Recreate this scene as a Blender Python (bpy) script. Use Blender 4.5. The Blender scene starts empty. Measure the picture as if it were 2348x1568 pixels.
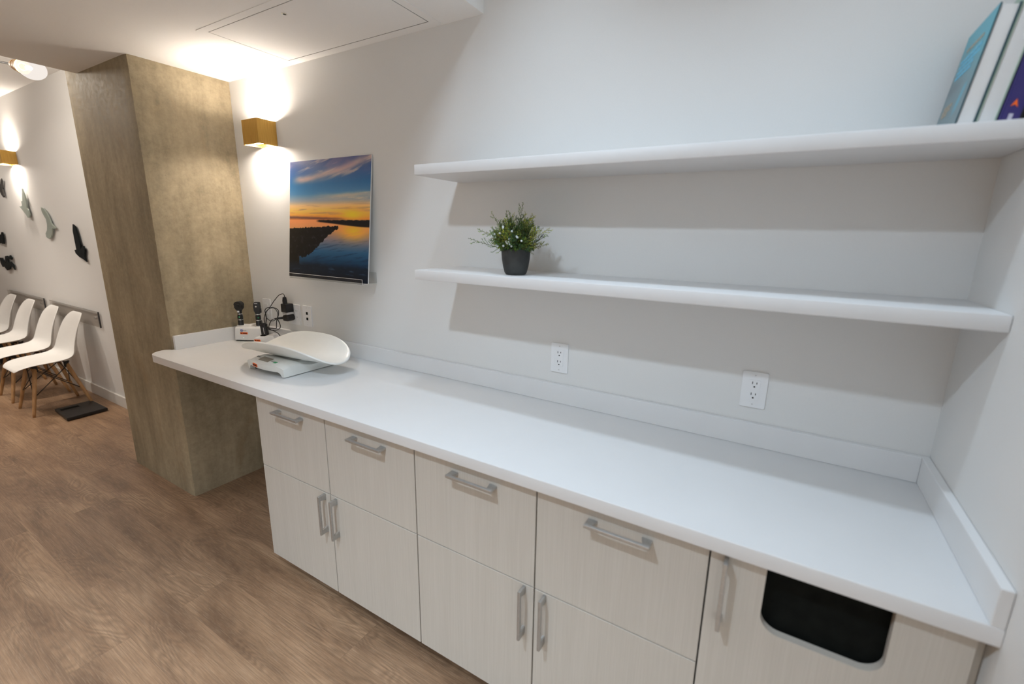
import bpy, bmesh, math, random
from mathutils import Vector, Matrix, noise
PI = math.pi
S = bpy.context.scene
COL = S.collection

# ------------------------------------------------------------------ camera
F_PX = 1026.797
cam_d = bpy.data.cameras.new('camera')
cam = bpy.data.objects.new('camera', cam_d); COL.objects.link(cam)
cam_d.sensor_fit = 'HORIZONTAL'; cam_d.sensor_width = 36.0
cam_d.lens = 36.0 * F_PX / 2348.0
cam_d.shift_x = -31.82 / 2348.0
cam_d.shift_y = -17.46 / 2348.0
cam_d.clip_start = 0.02
def _r(a, ax): return Matrix.Rotation(a, 3, ax)
RM = _r(0.51957, 'Z') @ _r(-0.22062, 'X') @ _r(-0.02090, 'Y')
right, fwd, up = RM.col[0], RM.col[1], RM.col[2]
M4 = Matrix(((right[0], up[0], -fwd[0], -0.41459), (right[1], up[1], -fwd[1], -1.56216),
             (right[2], up[2], -fwd[2], 1.56176), (0, 0, 0, 1)))
cam.matrix_world = M4
S.camera = cam
cam_d.dof.use_dof = True
cam_d.dof.focus_distance = 2.3
cam_d.dof.aperture_fstop = 1.8

# ------------------------------------------------------------------ view / world
S.view_settings.view_transform = 'Standard'
S.view_settings.look = 'None'
S.view_settings.gamma = 1.0
S.view_settings.use_curve_mapping = False
S.view_settings.exposure = 0.0
W = bpy.data.worlds.new('world'); S.world = W; W.use_nodes = True
W.node_tree.nodes['Background'].inputs[0].default_value = (0.6, 0.65, 0.7, 1)
W.node_tree.nodes['Background'].inputs[1].default_value = 0.05
S.cycles.max_bounces = 10
S.cycles.diffuse_bounces = 6
S.cycles.caustics_reflective = False
S.cycles.caustics_refractive = False

# ------------------------------------------------------------------ ceiling lamps (recessed downlights and one added fill, above the frame)
COOL = (0.70, 0.85, 1.0)
COOL2 = (0.78, 0.90, 1.0)
NEUT = (1.0, 0.90, 0.79)
def downlight(x, y, z, power, color=COOL, r=0.05, spread=150):
    d = bpy.data.lights.new('downlight', 'AREA'); d.shape = 'DISK'; d.size = 2 * r
    d.energy = power; d.color = color; d.spread = math.radians(spread)
    o = bpy.data.objects.new('downlight', d); COL.objects.link(o); o.location = (x, y, z)
    return o
downlight(-1.16, -0.535, 2.765, 3.1, spread=120)
downlight(-0.25, -0.535, 2.765, 2.6, spread=118)
downlight(-1.26, -1.81, 2.765, 24.5)
downlight(-0.40, -3.60, 2.765, 78, COOL2, spread=120)
downlight(-2.00, -3.50, 2.765, 66, COOL2, spread=117)
downlight(-5.70, -0.95, 2.675, 4, NEUT)
downlight(-7.30, -0.95, 2.675, 9, NEUT)
downlight(-5.60, -2.60, 2.675, 6, NEUT)
downlight(-6.30, -1.30, 2.675, 11, NEUT, spread=95)  # unseen fill lamp, added to lift the chairs and floor but not the wall
# unseen point light added to brighten the far wall, outside the frame
_d = bpy.data.lights.new('far_wall_fill', 'POINT'); _d.energy = 17; _d.color = NEUT; _d.shadow_soft_size = 0.05
_o = bpy.data.objects.new('far_wall_fill', _d); COL.objects.link(_o); _o.location = (-4.95, -0.95, 2.50)

# ------------------------------------------------------------------ helpers
def lin(c):
    c /= 255.0
    return c / 12.92 if c <= 0.04045 else ((c + 0.055) / 1.055) ** 2.4
def rgb(r, g, b): return (lin(r), lin(g), lin(b), 1.0)

class NT:
    """small node-tree writer"""
    def __init__(self, name):
        self.m = bpy.data.materials.new(name); self.m.use_nodes = True
        self.t = self.m.node_tree; self.b = self.t.nodes['Principled BSDF']
    def n(self, typ, ins=None, **kw):
        nd = self.t.nodes.new(typ)
        for k, v in kw.items(): setattr(nd, k, v)
        for k, v in (ins or {}).items(): self.set(nd.inputs[k], v)
        return nd
    def set(self, sock, v):
        if hasattr(v, 'bl_idname') and hasattr(v, 'is_output'): self.t.links.new(v, sock)
        elif hasattr(v, 'outputs'): self.t.links.new(v.outputs[0], sock)
        else:
            if isinstance(v, tuple) and len(v) == 3 and sock.type == 'RGBA': v = v + (1,)
            sock.default_value = v
    def math(self, op, a, b=0.0, c=None):
        ins = {0: a, 1: b}
        if c is not None: ins[2] = c
        return self.n('ShaderNodeMath', ins, operation=op).outputs[0]
    def coord(self, kind='Object'): return self.n('ShaderNodeTexCoord').outputs[kind]
    def scale(self, v, s): return self.n('ShaderNodeMapping', {'Vector': v, 'Scale': s}).outputs[0]
    def noise(self, v, scale, detail=4, rough=0.5, dist=0.0):
        return self.n('ShaderNodeTexNoise', {'Vector': v, 'Scale': scale, 'Detail': detail, 'Roughness': rough, 'Distortion': dist}).outputs[0]
    def ramp(self, f, stops):
        nd = self.n('ShaderNodeValToRGB', {0: f}); cr = nd.color_ramp
        while len(cr.elements) < len(stops): cr.elements.new(0.5)
        for e, (p, c) in zip(cr.elements, stops):
            e.position = p; e.color = c if len(c) == 4 else tuple(c) + (1,)
        return nd.outputs[0]
    def mix(self, f, a, b, blend='MIX'):
        nd = self.n('ShaderNodeMix', data_type='RGBA', blend_type=blend)
        self.set(nd.inputs[0], f); self.set(nd.inputs[6], a); self.set(nd.inputs[7], b)
        return nd.outputs[2]
    def bump(self, h, strength=0.2, dist=0.01):
        self.set(self.b.inputs['Normal'], self.n('ShaderNodeBump', {'Strength': strength, 'Distance': dist, 'Height': h}).outputs[0])
    def p(self, **kw):
        for k, v in kw.items(): self.set(self.b.inputs[k.replace('_', ' ')], v)
        return self

def plain(name, col, rough=0.5, metal=0.0, spec=0.5, var=0.03, nscale=30.0, bump=0.0, **kw):
    t = NT(name); co = t.coord()
    nz = t.noise(co, nscale, 3)
    lo = tuple(max(0, c * (1 - var)) for c in col[:3]); hi = tuple(min(1, c * (1 + var)) for c in col[:3])
    t.p(Base_Color=t.ramp(nz, [(0.3, lo), (0.7, hi)]), Roughness=rough, Metallic=metal)
    t.b.inputs['Specular IOR Level'].default_value = spec
    if bump: t.bump(nz, bump, 0.002)
    for k, v in kw.items(): t.set(t.b.inputs[k.replace('_', ' ')], v)
    return t.m

M = {}
M['wall'] = plain('wall_paint', (0.75, 0.75, 0.738), 0.75, var=0.012, nscale=300, bump=0.05, spec=0.3)
M['ceiling'] = plain('ceiling_paint', (0.86, 0.855, 0.84), 0.8, var=0.012, nscale=250, bump=0.04, spec=0.3)
M['trim'] = plain('trim_paint', (0.70, 0.69, 0.66), 0.5, var=0.01)
M['counter'] = plain('white_laminate', (0.745, 0.75, 0.752), 0.34, var=0.01, nscale=8, spec=0.4)
M['shelf'] = plain('white_shelf', (0.74, 0.745, 0.75), 0.45, var=0.01, nscale=8)
M['white'] = plain('white_plastic', (0.80, 0.80, 0.79), 0.35, var=0.01)
M['plate'] = plain('plate_plastic', (0.82, 0.83, 0.84), 0.3, var=0.005)
M['chair'] = plain('white_shell', (0.78, 0.77, 0.75), 0.4, var=0.01)
M['black'] = plain('black_plastic', (0.012, 0.012, 0.013), 0.42, var=0.2)
M['blackmetal'] = plain('black_wire', (0.015, 0.014, 0.013), 0.45, var=0.1)
M['void'] = plain('flat_black', (0.006, 0.007, 0.006), 0.8, var=0.3, spec=0.1)
M['dark'] = plain('carcass_grey', (0.035, 0.035, 0.033), 0.7, var=0.05)
M['nickel'] = plain('brushed_nickel', (0.50, 0.50, 0.49), 0.38, metal=0.75, var=0.06, nscale=120)
M['chrome'] = plain('chrome', (0.75, 0.75, 0.75), 0.15, metal=1.0, var=0.02)
M['silver'] = plain('silver_label', (0.55, 0.54, 0.53), 0.35, metal=0.3, var=0.05)
M['orange'] = plain('orange_label', rgb(246, 106, 18), 0.5, var=0.02)
M['ink'] = plain('dark_ink', (0.10, 0.02, 0.005), 0.6)
M['grey_ink'] = plain('grey_ink', (0.42, 0.42, 0.43), 0.6)
M['blue'] = plain('blue_mark', rgb(62, 82, 165), 0.5)
M['green'] = plain('green_button', rgb(20, 140, 85), 0.4)
M['grey_btn'] = plain('grey_button', (0.30, 0.31, 0.30), 0.5)
M['lcd'] = plain('lcd_glass', rgb(142, 136, 124), 0.25, var=0.05)
M['scale'] = plain('scale_plastic', (0.79, 0.80, 0.77), 0.32, var=0.01)
M['bird_dark'] = plain('dark_bird', (0.006, 0.009, 0.010), 0.75, var=0.15, spec=0.15)
M['bird_grey'] = plain('grey_bird', (0.06, 0.058, 0.056), 0.7, spec=0.2, var=0.1)
M['bird_pale'] = plain('pale_bird', (0.30, 0.345, 0.31), 0.55, var=0.05)
M['bird_back'] = plain('bird_edge', (0.02, 0.022, 0.02), 0.7)
M['rubber'] = plain('rubber', (0.02, 0.02, 0.02), 0.75)
M['soil'] = plain('soil', (0.02, 0.015, 0.01), 0.95, var=0.4, nscale=200)
M['berry'] = plain('berry', (0.66, 0.70, 0.70), 0.5, var=0.1, nscale=400)
M['screw'] = plain('screw', (0.62, 0.62, 0.62), 0.35, metal=0.4)
M['paper'] = plain('paper', (0.75, 0.75, 0.74), 0.7, var=0.02)

def mat_emit(name, col, strength):
    t = NT(name); t.p(Base_Color=(0.8, 0.78, 0.72, 1), Emission_Color=col, Emission_Strength=strength)
    return t.m
M['led'] = mat_emit('led_diffuser', (1.0, 0.88, 0.76, 1), 340.0)
M['tiny_led'] = mat_emit('status_led', (0.45, 1.0, 0.8, 1), 1.0)
def mat_bulb():
    t = NT('frosted_bulb_glass')
    tr = t.n('ShaderNodeBsdfTransparent', {0: (0.95, 0.95, 0.95, 1)}); em = t.n('ShaderNodeEmission', {0: (1.0, 0.92, 0.85, 1), 1: 0.95})
    mx = t.n('ShaderNodeMixShader', {0: 0.78, 1: tr.outputs[0], 2: em.outputs[0]})
    t.t.links.new(mx.outputs[0], t.t.nodes['Material Output'].inputs[0]); return t.m
M['bulb'] = mat_bulb()
M['bulb_core'] = mat_emit('glowing_core', (1.0, 0.90, 0.76, 1), 1500.0)

def mat_acrylic(name, tint, rough=0.03):
    t = NT(name)
    tr = t.n('ShaderNodeBsdfTransparent', {0: tint})
    gl = t.n('ShaderNodeBsdfGlossy', {'Color': (0.9, 0.9, 0.9, 1), 'Roughness': rough})
    mx = t.n('ShaderNodeMixShader', {0: 0.06, 1: tr.outputs[0], 2: gl.outputs[0]})
    out = t.t.nodes['Material Output']; t.t.links.new(mx.outputs[0], out.inputs[0])
    return t.m
M['acrylic'] = mat_acrylic('clear_acrylic', (0.955, 0.96, 0.96, 1))
M['acrylic_smoke'] = mat_acrylic('smoky_acrylic', (0.86, 0.84, 0.82, 1), 0.06)
M['acrylic_edge'] = plain('acrylic_edge', (0.70, 0.70, 0.69), 0.2, var=0.02)
M['dark_edge'] = plain('dark_acrylic_edge', (0.03, 0.028, 0.032), 0.25)

def mat_floor():
    t = NT('oak_vinyl_plank'); co = t.coord()
    br = t.n('ShaderNodeTexBrick', {'Vector': co, 'Color1': (0, 0, 0, 1), 'Color2': (1, 1, 1, 1), 'Mortar': (0.5, 0.5, 0.5, 1),
             'Scale': 1.0, 'Mortar Size': 0.0006, 'Mortar Smooth': 0.2, 'Bias': 0.0, 'Brick Width': 1.22, 'Row Height': 0.178})
    br.offset = 0.37
    sep = t.n('ShaderNodeSeparateColor', {0: br.outputs[0]}).outputs[0]
    off = t.n('ShaderNodeCombineXYZ', {0: t.math('MULTIPLY', sep, 37.0), 1: t.math('MULTIPLY', sep, 11.0), 2: t.math('MULTIPLY', sep, 5.0)}).outputs[0]
    base = t.n('ShaderNodeVectorMath', {0: co, 1: off}, operation='ADD').outputs[0]
    off2 = t.n('ShaderNodeVectorMath', {0: off, 'Scale': 0.02}, operation='SCALE').outputs[0]
    soft = t.n('ShaderNodeVectorMath', {0: co, 1: off2}, operation='ADD').outputs[0]
    # cathedral figure: contour rings of a stretched noise
    fig = t.noise(t.scale(base, (1.25, 5.6, 1.0)), 1.0, 2.5, 0.45, 0.5)
    rings = t.math('MULTIPLY_ADD', t.math('SINE', t.math('MULTIPLY', fig, 175.0)), 0.5, 0.5)
    mask = t.ramp(t.noise(t.scale(base, (1.3, 4.2, 1.0)), 1.2, 2), [(0.43, (0, 0, 0)), (0.56, (1, 1, 1))])
    fine = t.noise(t.scale(base, (5.0, 190.0, 1.0)), 1.0, 5, 0.65)
    pore = t.noise(t.scale(base, (16.0, 520.0, 1.0)), 1.0, 3, 0.6)
    tone = t.noise(t.scale(soft, (1.2, 4.6, 1.0)), 1.3, 5, 0.6, 0.35)
    c = t.ramp(tone, [(0.30, (0.140, 0.077, 0.042)), (0.44, (0.245, 0.143, 0.081)), (0.56, (0.345, 0.212, 0.123)), (0.72, (0.450, 0.292, 0.178))])
    c = t.mix(t.math('MULTIPLY', sep, 0.12), c, (0.31, 0.21, 0.14, 1))
    c = t.mix(t.math('MULTIPLY', t.math('MULTIPLY', rings, mask), 0.44), c, (0.125, 0.073, 0.042, 1))
    c = t.mix(t.ramp(fine, [(0.38, (0.50, 0.50, 0.50)), (0.60, (0, 0, 0))]), c, (0.125, 0.076, 0.046, 1))
    c = t.mix(t.ramp(pore, [(0.52, (0, 0, 0)), (0.72, (0.40, 0.40, 0.40))]), c, (0.44, 0.32, 0.22, 1))
    c = t.mix(t.math('MULTIPLY', br.outputs[1], 0.25), c, (0.07, 0.045, 0.03, 1))
    t.p(Base_Color=c, Roughness=0.46); t.b.inputs['Specular IOR Level'].default_value = 0.35
    t.bump(fine, 0.08, 0.002)
    return t.m
M['floor'] = mat_floor()

def mat_cabinet():
    t = NT('pale_wood_laminate'); co = t.coord()
    a = t.noise(t.scale(co, (420.0, 420.0, 5.0)), 1.0, 4, 0.6)
    b = t.noise(t.scale(co, (30.0, 30.0, 0.9)), 1.0, 3, 0.5, 0.4)
    f = t.math('ADD', t.math('MULTIPLY', a, 0.75), t.math('MULTIPLY', b, 0.25))
    c = t.ramp(f, [(0.30, (0.515, 0.478, 0.422)), (0.68, (0.585, 0.546, 0.490))])
    t.p(Base_Color=c, Roughness=0.5); t.b.inputs['Specular IOR Level'].default_value = 0.3
    t.bump(a, 0.04, 0.001)
    return t.m
M['cabinet'] = mat_cabinet()

def mat_concrete():
    t = NT('raw_concrete'); co = t.coord()
    big = t.noise(t.scale(co, (1.0, 1.0, 0.45)), 4.2, 6, 0.62, 0.5)
    strk = t.noise(t.scale(co, (22.0, 22.0, 1.3)), 1.0, 5, 0.6)
    sml = t.noise(co, 38.0, 6, 0.7)
    spk = t.noise(co, 160.0, 3, 0.6)
    f = t.math('ADD', t.math('MULTIPLY', big, 0.50), t.math('ADD', t.math('MULTIPLY', strk, 0.20), t.math('MULTIPLY', sml, 0.30)))
    c = t.ramp(f, [(0.36, (0.205, 0.168, 0.110)), (0.5, (0.325, 0.266, 0.176)), (0.64, (0.450, 0.369, 0.246))])
    st = t.noise(t.scale(co, (3.0, 3.0, 1.6)), 1.7, 5, 0.65, 0.6)
    c = t.mix(t.ramp(st, [(0.60, (0, 0, 0)), (0.72, (0.45, 0.45, 0.45))]), c, (0.31, 0.215, 0.12, 1))
    c = t.mix(t.ramp(spk, [(0.66, (0, 0, 0)), (0.74, (0.35, 0.35, 0.35))]), c, (0.07, 0.058, 0.042, 1))
    t.p(Base_Color=c, Roughness=t.ramp(sml, [(0.3, (0.55, 0.55, 0.55)), (0.7, (0.75, 0.75, 0.75))]))
    t.b.inputs['Specular IOR Level'].default_value = 0.2
    t.bump(t.math('ADD', t.math('MULTIPLY', sml, 0.5), t.math('MULTIPLY', spk, 0.5)), 0.025, 0.001)
    return t.m
M['concrete'] = mat_concrete()

def mat_brass():
    t = NT('brushed_brass'); co = t.coord()
    a = t.noise(t.scale(co, (400.0, 400.0, 10.0)), 1.0, 3)
    t.p(Base_Color=t.ramp(a, [(0.3, (0.50, 0.29, 0.06)), (0.7, (0.62, 0.38, 0.09))]), Metallic=0.55, Roughness=0.5)
    return t.m
M['brass'] = mat_brass()

def mat_leg():
    t = NT('beech_dowel'); co = t.coord()
    a = t.noise(t.scale(co, (60.0, 60.0, 4.0)), 1.0, 3)
    t.p(Base_Color=t.ramp(a, [(0.3, (0.36, 0.19, 0.075)), (0.7, (0.50, 0.29, 0.13))]), Roughness=0.5)
    return t.m
M['leg'] = mat_leg()

def mat_foliage():
    t = NT('juniper_green')
    at = t.n('ShaderNodeVertexColor', layer_name='tint')
    t.p(Base_Color=at.outputs[0], Roughness=0.6); t.b.inputs['Specular IOR Level'].default_value = 0.25
    return t.m
M['foliage'] = mat_foliage()
M['pot'] = plain('charcoal_pot', (0.030, 0.032, 0.031), 0.7, var=0.35, nscale=25, bump=0.1)

def mat_vcol(name, rough=0.25):
    t = NT(name); at = t.n('ShaderNodeVertexColor', layer_name='tint')
    t.p(Base_Color=at.outputs[0], Roughness=rough); return t.m
M['print'] = mat_vcol('glossy_photo_print', 0.28)
M['teal'] = mat_vcol('teal_cover', 0.35)

# ---- mesh building
def B(): return bmesh.new()
def box(bm, x0, x1, y0, y1, z0, z1, bev=0.0, seg=2):
    vs = [bm.verts.new((x, y, z)) for x in (x0, x1) for y in (y0, y1) for z in (z0, z1)]
    idx = ((0, 1, 3, 2), (4, 6, 7, 5), (0, 4, 5, 1), (2, 3, 7, 6), (0, 2, 6, 4), (1, 5, 7, 3))
    fs = [bm.faces.new([vs[i] for i in f]) for f in idx]
    if bev > 0:
        es = list({e for f in fs for e in f.edges})
        bmesh.ops.bevel(bm, geom=es, offset=bev, segments=seg, profile=0.5, affect='EDGES')
    return bm
def basis(d):
    d = Vector(d).normalized()
    a = Vector((0, 0, 1)) if abs(d.z) < 0.9 else Vector((1, 0, 0))
    u = d.cross(a).normalized(); return u, d.cross(u).normalized()
def tube(bm, pts, r, n=8, cap=True):
    pts = [Vector(p) for p in pts]; rings = []
    rs = r if isinstance(r, (list, tuple)) else [r] * len(pts)
    u = None
    for i, p in enumerate(pts):
        d = (pts[min(i + 1, len(pts) - 1)] - pts[max(i - 1, 0)])
        if d.length < 1e-9: d = Vector((0, 0, 1))
        d.normalize()
        if u is None: u, v = basis(d)
        else:
            u = (u - d * u.dot(d)).normalized(); v = d.cross(u).normalized()
        rings.append([bm.verts.new(p + (u * math.cos(2 * PI * k / n) + v * math.sin(2 * PI * k / n)) * rs[i]) for k in range(n)])
    for a, b in zip(rings, rings[1:]):
        for k in range(n): bm.faces.new((a[k], a[(k + 1) % n], b[(k + 1) % n], b[k]))
    if cap:
        bm.faces.new(list(reversed(rings[0]))); bm.faces.new(rings[-1])
    return bm
def lathe(bm, prof, n=32, c=(0, 0, 0), axis=(0, 0, 1)):
    """prof: (radius, height) list along the axis"""
    d = Vector(axis).normalized(); u, v = basis(d); c = Vector(c); rings = []
    for r, h in prof:
        if r < 1e-6: rings.append([bm.verts.new(c + d * h)])
        else: rings.append([bm.verts.new(c + d * h + (u * math.cos(2 * PI * k / n) + v * math.sin(2 * PI * k / n)) * r) for k in range(n)])
    for a, b in zip(rings, rings[1:]):
        for k in range(n):
            k2 = (k + 1) % n
            if len(a) == 1 and len(b) == 1: continue
            if len(a) == 1: bm.faces.new((a[0], b[k2], b[k]))
            elif len(b) == 1: bm.faces.new((a[k], a[k2], b[0]))
            else: bm.faces.new((a[k], a[k2], b[k2], b[k]))
    return bm
def prism(bm, poly, a, b, plane='xz', bev=0.0):
    """extrude a 2-D polygon between a and b along the plane's normal"""
    def v3(p, t):
        return {'xz': (p[0], t, p[1]), 'xy': (p[0], p[1], t), 'yz': (t, p[0], p[1])}[plane]
    A = [bm.verts.new(v3(p, a)) for p in poly]; Bv = [bm.verts.new(v3(p, b)) for p in poly]
    fs = [bm.faces.new(A), bm.faces.new(list(reversed(Bv)))]
    n = len(poly)
    for i in range(n): fs.append(bm.faces.new((A[i], Bv[i], Bv[(i + 1) % n], A[(i + 1) % n])))
    if bev: bmesh.ops.bevel(bm, geom=list({e for f in fs[:2] for e in f.edges}), offset=bev, segments=2, profile=0.5, affect='EDGES')
    return bm
def rrect(x0, x1, y0, y1, r, n=6, corners=(1, 1, 1, 1)):
    out = []
    for (cx, cy, a0, on) in ((x1 - r, y1 - r, 0, corners[0]), (x0 + r, y1 - r, 90, corners[1]), (x0 + r, y0 + r, 180, corners[2]), (x1 - r, y0 + r, 270, corners[3])):
        if on:
            for k in range(n + 1):
                t = math.radians(a0 + 90 * k / n); out.append((cx + r * math.cos(t), cy + r * math.sin(t)))
        else:
            out.append({0: (x1, y1), 90: (x0, y1), 180: (x0, y0), 270: (x1, y0)}[a0])
    return out
def smoothc(pts, sub=6):
    """Catmull-Rom through points"""
    P = [Vector(p) for p in pts]; P = [2 * P[0] - P[1]] + P + [2 * P[-1] - P[-2]]; out = []
    for i in range(1, len(P) - 2):
        for k in range(sub):
            t = k / sub; a, b, c, d = P[i - 1:i + 3]
            out.append(0.5 * ((2 * b) + (c - a) * t + (2 * a - 5 * b + 4 * c - d) * t * t + (3 * b - a - 3 * c + d) * t ** 3))
    out.append(P[-2]); return out

def finish(name, bm, mat, smooth=False):
    bmesh.ops.recalc_face_normals(bm, faces=bm.faces[:])
    me = bpy.data.meshes.new(name); bm.to_mesh(me); bm.free()
    me.materials.append(mat)
    if smooth:
        for p in me.polygons: p.use_smooth = True
        if smooth != True:
            try: me.set_sharp_from_angle(angle=math.radians(smooth))
            except Exception: pass
    return me
def obj(name, bm, mat, parent=None, smooth=False, world=True, label=None):
    """one mesh object. world=True: the bmesh is in world coordinates and is moved into the parent's frame"""
    me = finish(name, bm, mat, smooth)
    o = bpy.data.objects.new(name, me); COL.objects.link(o)
    if parent is not None:
        o.parent = parent
        if world:
            off = Vector(parent.location) + (Vector(parent.parent.location) if parent.parent else Vector())
            me.transform(Matrix.Translation(-off))
    if label: o['label'] = label
    return o
def thing(name, label, cat, loc=(0, 0, 0), rotz=0.0, group=None):
    o = bpy.data.objects.new(name, None); COL.objects.link(o)
    o.location = loc; o.rotation_euler = (0, 0, rotz); o.empty_display_size = 0.05
    return tag(o, label, cat, group)
def tag(o, label, cat, group=None):
    o['label'] = label; o['category'] = cat
    if group: o['group'] = group
    return o
def struct(name, bm, mat, label=None, parent=None):
    o = obj(name, bm, mat, parent); o['kind'] = 'structure'
    if label: o['label'] = label
    return o
def recentre(o):
    c = sum((v.co for v in o.data.vertices), Vector()) / len(o.data.vertices)
    o.data.transform(Matrix.Translation(-c)); o.location = c
    return o
def setcol(me, fn):
    at = me.color_attributes.new('tint', 'FLOAT_COLOR', 'POINT')
    for i, v in enumerate(me.vertices): at.data[i].color = fn(v.co)

# ------------------------------------------------------------------ the setting
ZT = 0.90                     # counter height
ZC = 2.3655                   # soffit underside
XP, XPL, DP = -3.280, -4.050, 0.466   # pillar right face, left face, front
struct('floor', box(B(), -9.3, 0.12, -6.6, 0.12, -0.10, 0.0), M['floor'])
struct('wall_back', box(B(), -4.0, 0.12, 0.0, 0.12, 0.0, 2.80), M['wall'], 'light grey painted wall behind the counter and shelves')
struct('wall_right', box(B(), 0.0, 0.12, -6.6, 0.0, 0.0, 2.80), M['wall'])
struct('wall_left', box(B(), -9.3, -4.0, -0.10, 0.12, 0.0, 2.80), M['wall'], 'far wall with bird cut-outs behind the white chairs')
struct('wall_end', box(B(), -9.3, -9.2, -6.6, -0.10, 0.0, 2.80), M['wall'])
struct('wall_front', box(B(), -9.3, 0.12, -6.6, -6.5, 0.0, 2.80), M['wall'])
struct('ceiling', box(B(), -9.3, 0.12, -6.6, 0.12, 2.78, 2.90), M['ceiling'])
struct('trim_1', box(B(), -9.2, -3.905, -6.5, -0.10, 2.695, 2.78), M['ceiling'], 'ceiling of the waiting area beyond the pillar')
bm = B()
prism(bm, [(-3.900, 0.0), (-1.5208, 0.0), (-1.505, -1.75), (-3.900, -1.75)], ZC, 2.78, 'xy')
struct('trim_2', bm, M['ceiling'], 'dropped ceiling soffit over the counter end')
struct('baseboard_left', box(B(), -9.2, -4.05, -0.113, -0.10, 0.0, 0.10, 0.003), M['trim'])
struct('baseboard_back', box(B(), -3.28, -2.35, -0.012, 0.0, 0.0, 0.09, 0.003), M['trim'])

# ------------------------------------------------------------------ concrete pillar
def pillar():
    bm = B(); nx, ny, nz = 10, 8, 60
    x0, x1, y0, y1, z0, z1 = XPL, XP, -DP, 0.0, 0.0, 2.695
    def face(fn, na, nb):
        g = [[bm.verts.new(fn(a / na, b / nb)) for b in range(nb + 1)] for a in range(na + 1)]
        for a in range(na):
            for b in range(nb): bm.faces.new((g[a][b], g[a + 1][b], g[a + 1][b + 1], g[a][b + 1]))
    L = lambda a, b, t: a + (b - a) * t
    face(lambda s, t: (L(x0, x1, s), y0, L(z0, z1, t)), nx * 2, nz * 2)
    face(lambda s, t: (x1, L(y0, y1, s), L(z0, z1, t)), ny * 2, nz * 2)
    face(lambda s, t: (x0, L(y0, y1, s), L(z0, z1, t)), 2, 2)
    face(lambda s, t: (L(x0, x1, s), L(y0, y1, t), z1), 2, 2)
    bmesh.ops.remove_doubles(bm, verts=bm.verts[:], dist=1e-5)
    for v in bm.verts:                      # chipped arris and a slightly uneven cast face
        c = v.co
        if abs(c.x - x1) < 1e-4 and abs(c.y - y0) < 1e-4:
            k = 0.004 + 0.006 * abs(noise.noise(Vector((0, 0, c.z * 14)))) + 0.003 * abs(noise.noise(Vector((5, 0, c.z * 60))))
            c.x -= k; c.y += k
    return bm
pl = obj('concrete_pillar', pillar(), M['concrete'], smooth=50)
pl.data.transform(Matrix.Translation((3.665, 0.233, 0))); pl.location = (-3.665, -0.233, 0)
tag(pl, 'raw stained concrete pillar standing at the left end of the white counter', 'pillar')

# ------------------------------------------------------------------ access panel in the soffit
ap = thing('access_panel', 'flush white access panel with a small key hole in the ceiling soffit', 'access panel', (-2.2, -0.225, ZC))
z1, z0 = ZC + 0.001, ZC - 0.0018
bm = B()
X0, X1, Y0, Y1 = -2.680, -1.712, -0.438, -0.012
xi0, xi1, yi0, yi1 = -2.650, -1.748, -0.406, -0.047
box(bm, X0, xi0, Y0, Y1, z0, z1); box(bm, xi1, X1, Y0, Y1, z0, z1)
box(bm, xi0, xi1, Y0, yi0, z0, z1); box(bm, xi0, xi1, yi1, Y1, z0, z1)
obj('panel_frame', bm, M['ceiling'], ap)
obj('panel_backing', box(B(), xi0, xi1, yi0, yi1, ZC - 0.0006, z1), M['void'], ap)
dr = obj('panel_door', box(B(), xi0 + 0.004, xi1 - 0.004, yi0 + 0.003, yi1 - 0.004, z0, z1), M['ceiling'], ap)
obj('key_hole', lathe(B(), [(0.0, 0.0), (0.0065, 0.0), (0.0065, 0.002), (0.0, 0.002)], 16, (-2.200, -0.353, z0 - 0.0012)), M['void'], ap)
obj('lock_ring', lathe(B(), [(0.0065, 0.0), (0.011, 0.0), (0.011, 0.0018), (0.0065, 0.0018)], 20, (-2.200, -0.353, z0 - 0.0010)), M['chrome'], ap)

# ------------------------------------------------------------------ countertop
ct = thing('countertop', 'long white laminate countertop with upstands along the walls', 'countertop', (-1.6, -0.285, ZT - 0.038))
Dc = 0.570
arc = [(-3.315 + 0.085 - 0.085 * math.cos(t), -Dc + 0.085 - 0.085 * math.sin(t)) for t in [PI / 2 * k / 10 for k in range(11)]]
poly = [(-0.001, -0.001), (-3.2795, -0.001), (-3.2795, -0.4665), (-3.300, -0.4685)] + arc + [(-0.001, -Dc)]
obj('worktop', prism(B(), poly, ZT - 0.038, ZT, 'xy', 0.0025), M['counter'], ct, smooth=30)
HS = 0.0775
obj('upstand', box(B(), -3.2597, -0.0205, -0.0198, -0.001, ZT, ZT + HS, 0.0015), M['counter'], ct)
obj('upstand', box(B(), -0.0204, -0.001, -Dc + 0.001, -0.001, ZT, ZT + HS, 0.0015), M['counter'], ct)
obj('upstand', box(B(), -3.2795, -3.2598, -0.455, -0.001, ZT, ZT + HS, 0.0015), M['counter'], ct)

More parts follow.
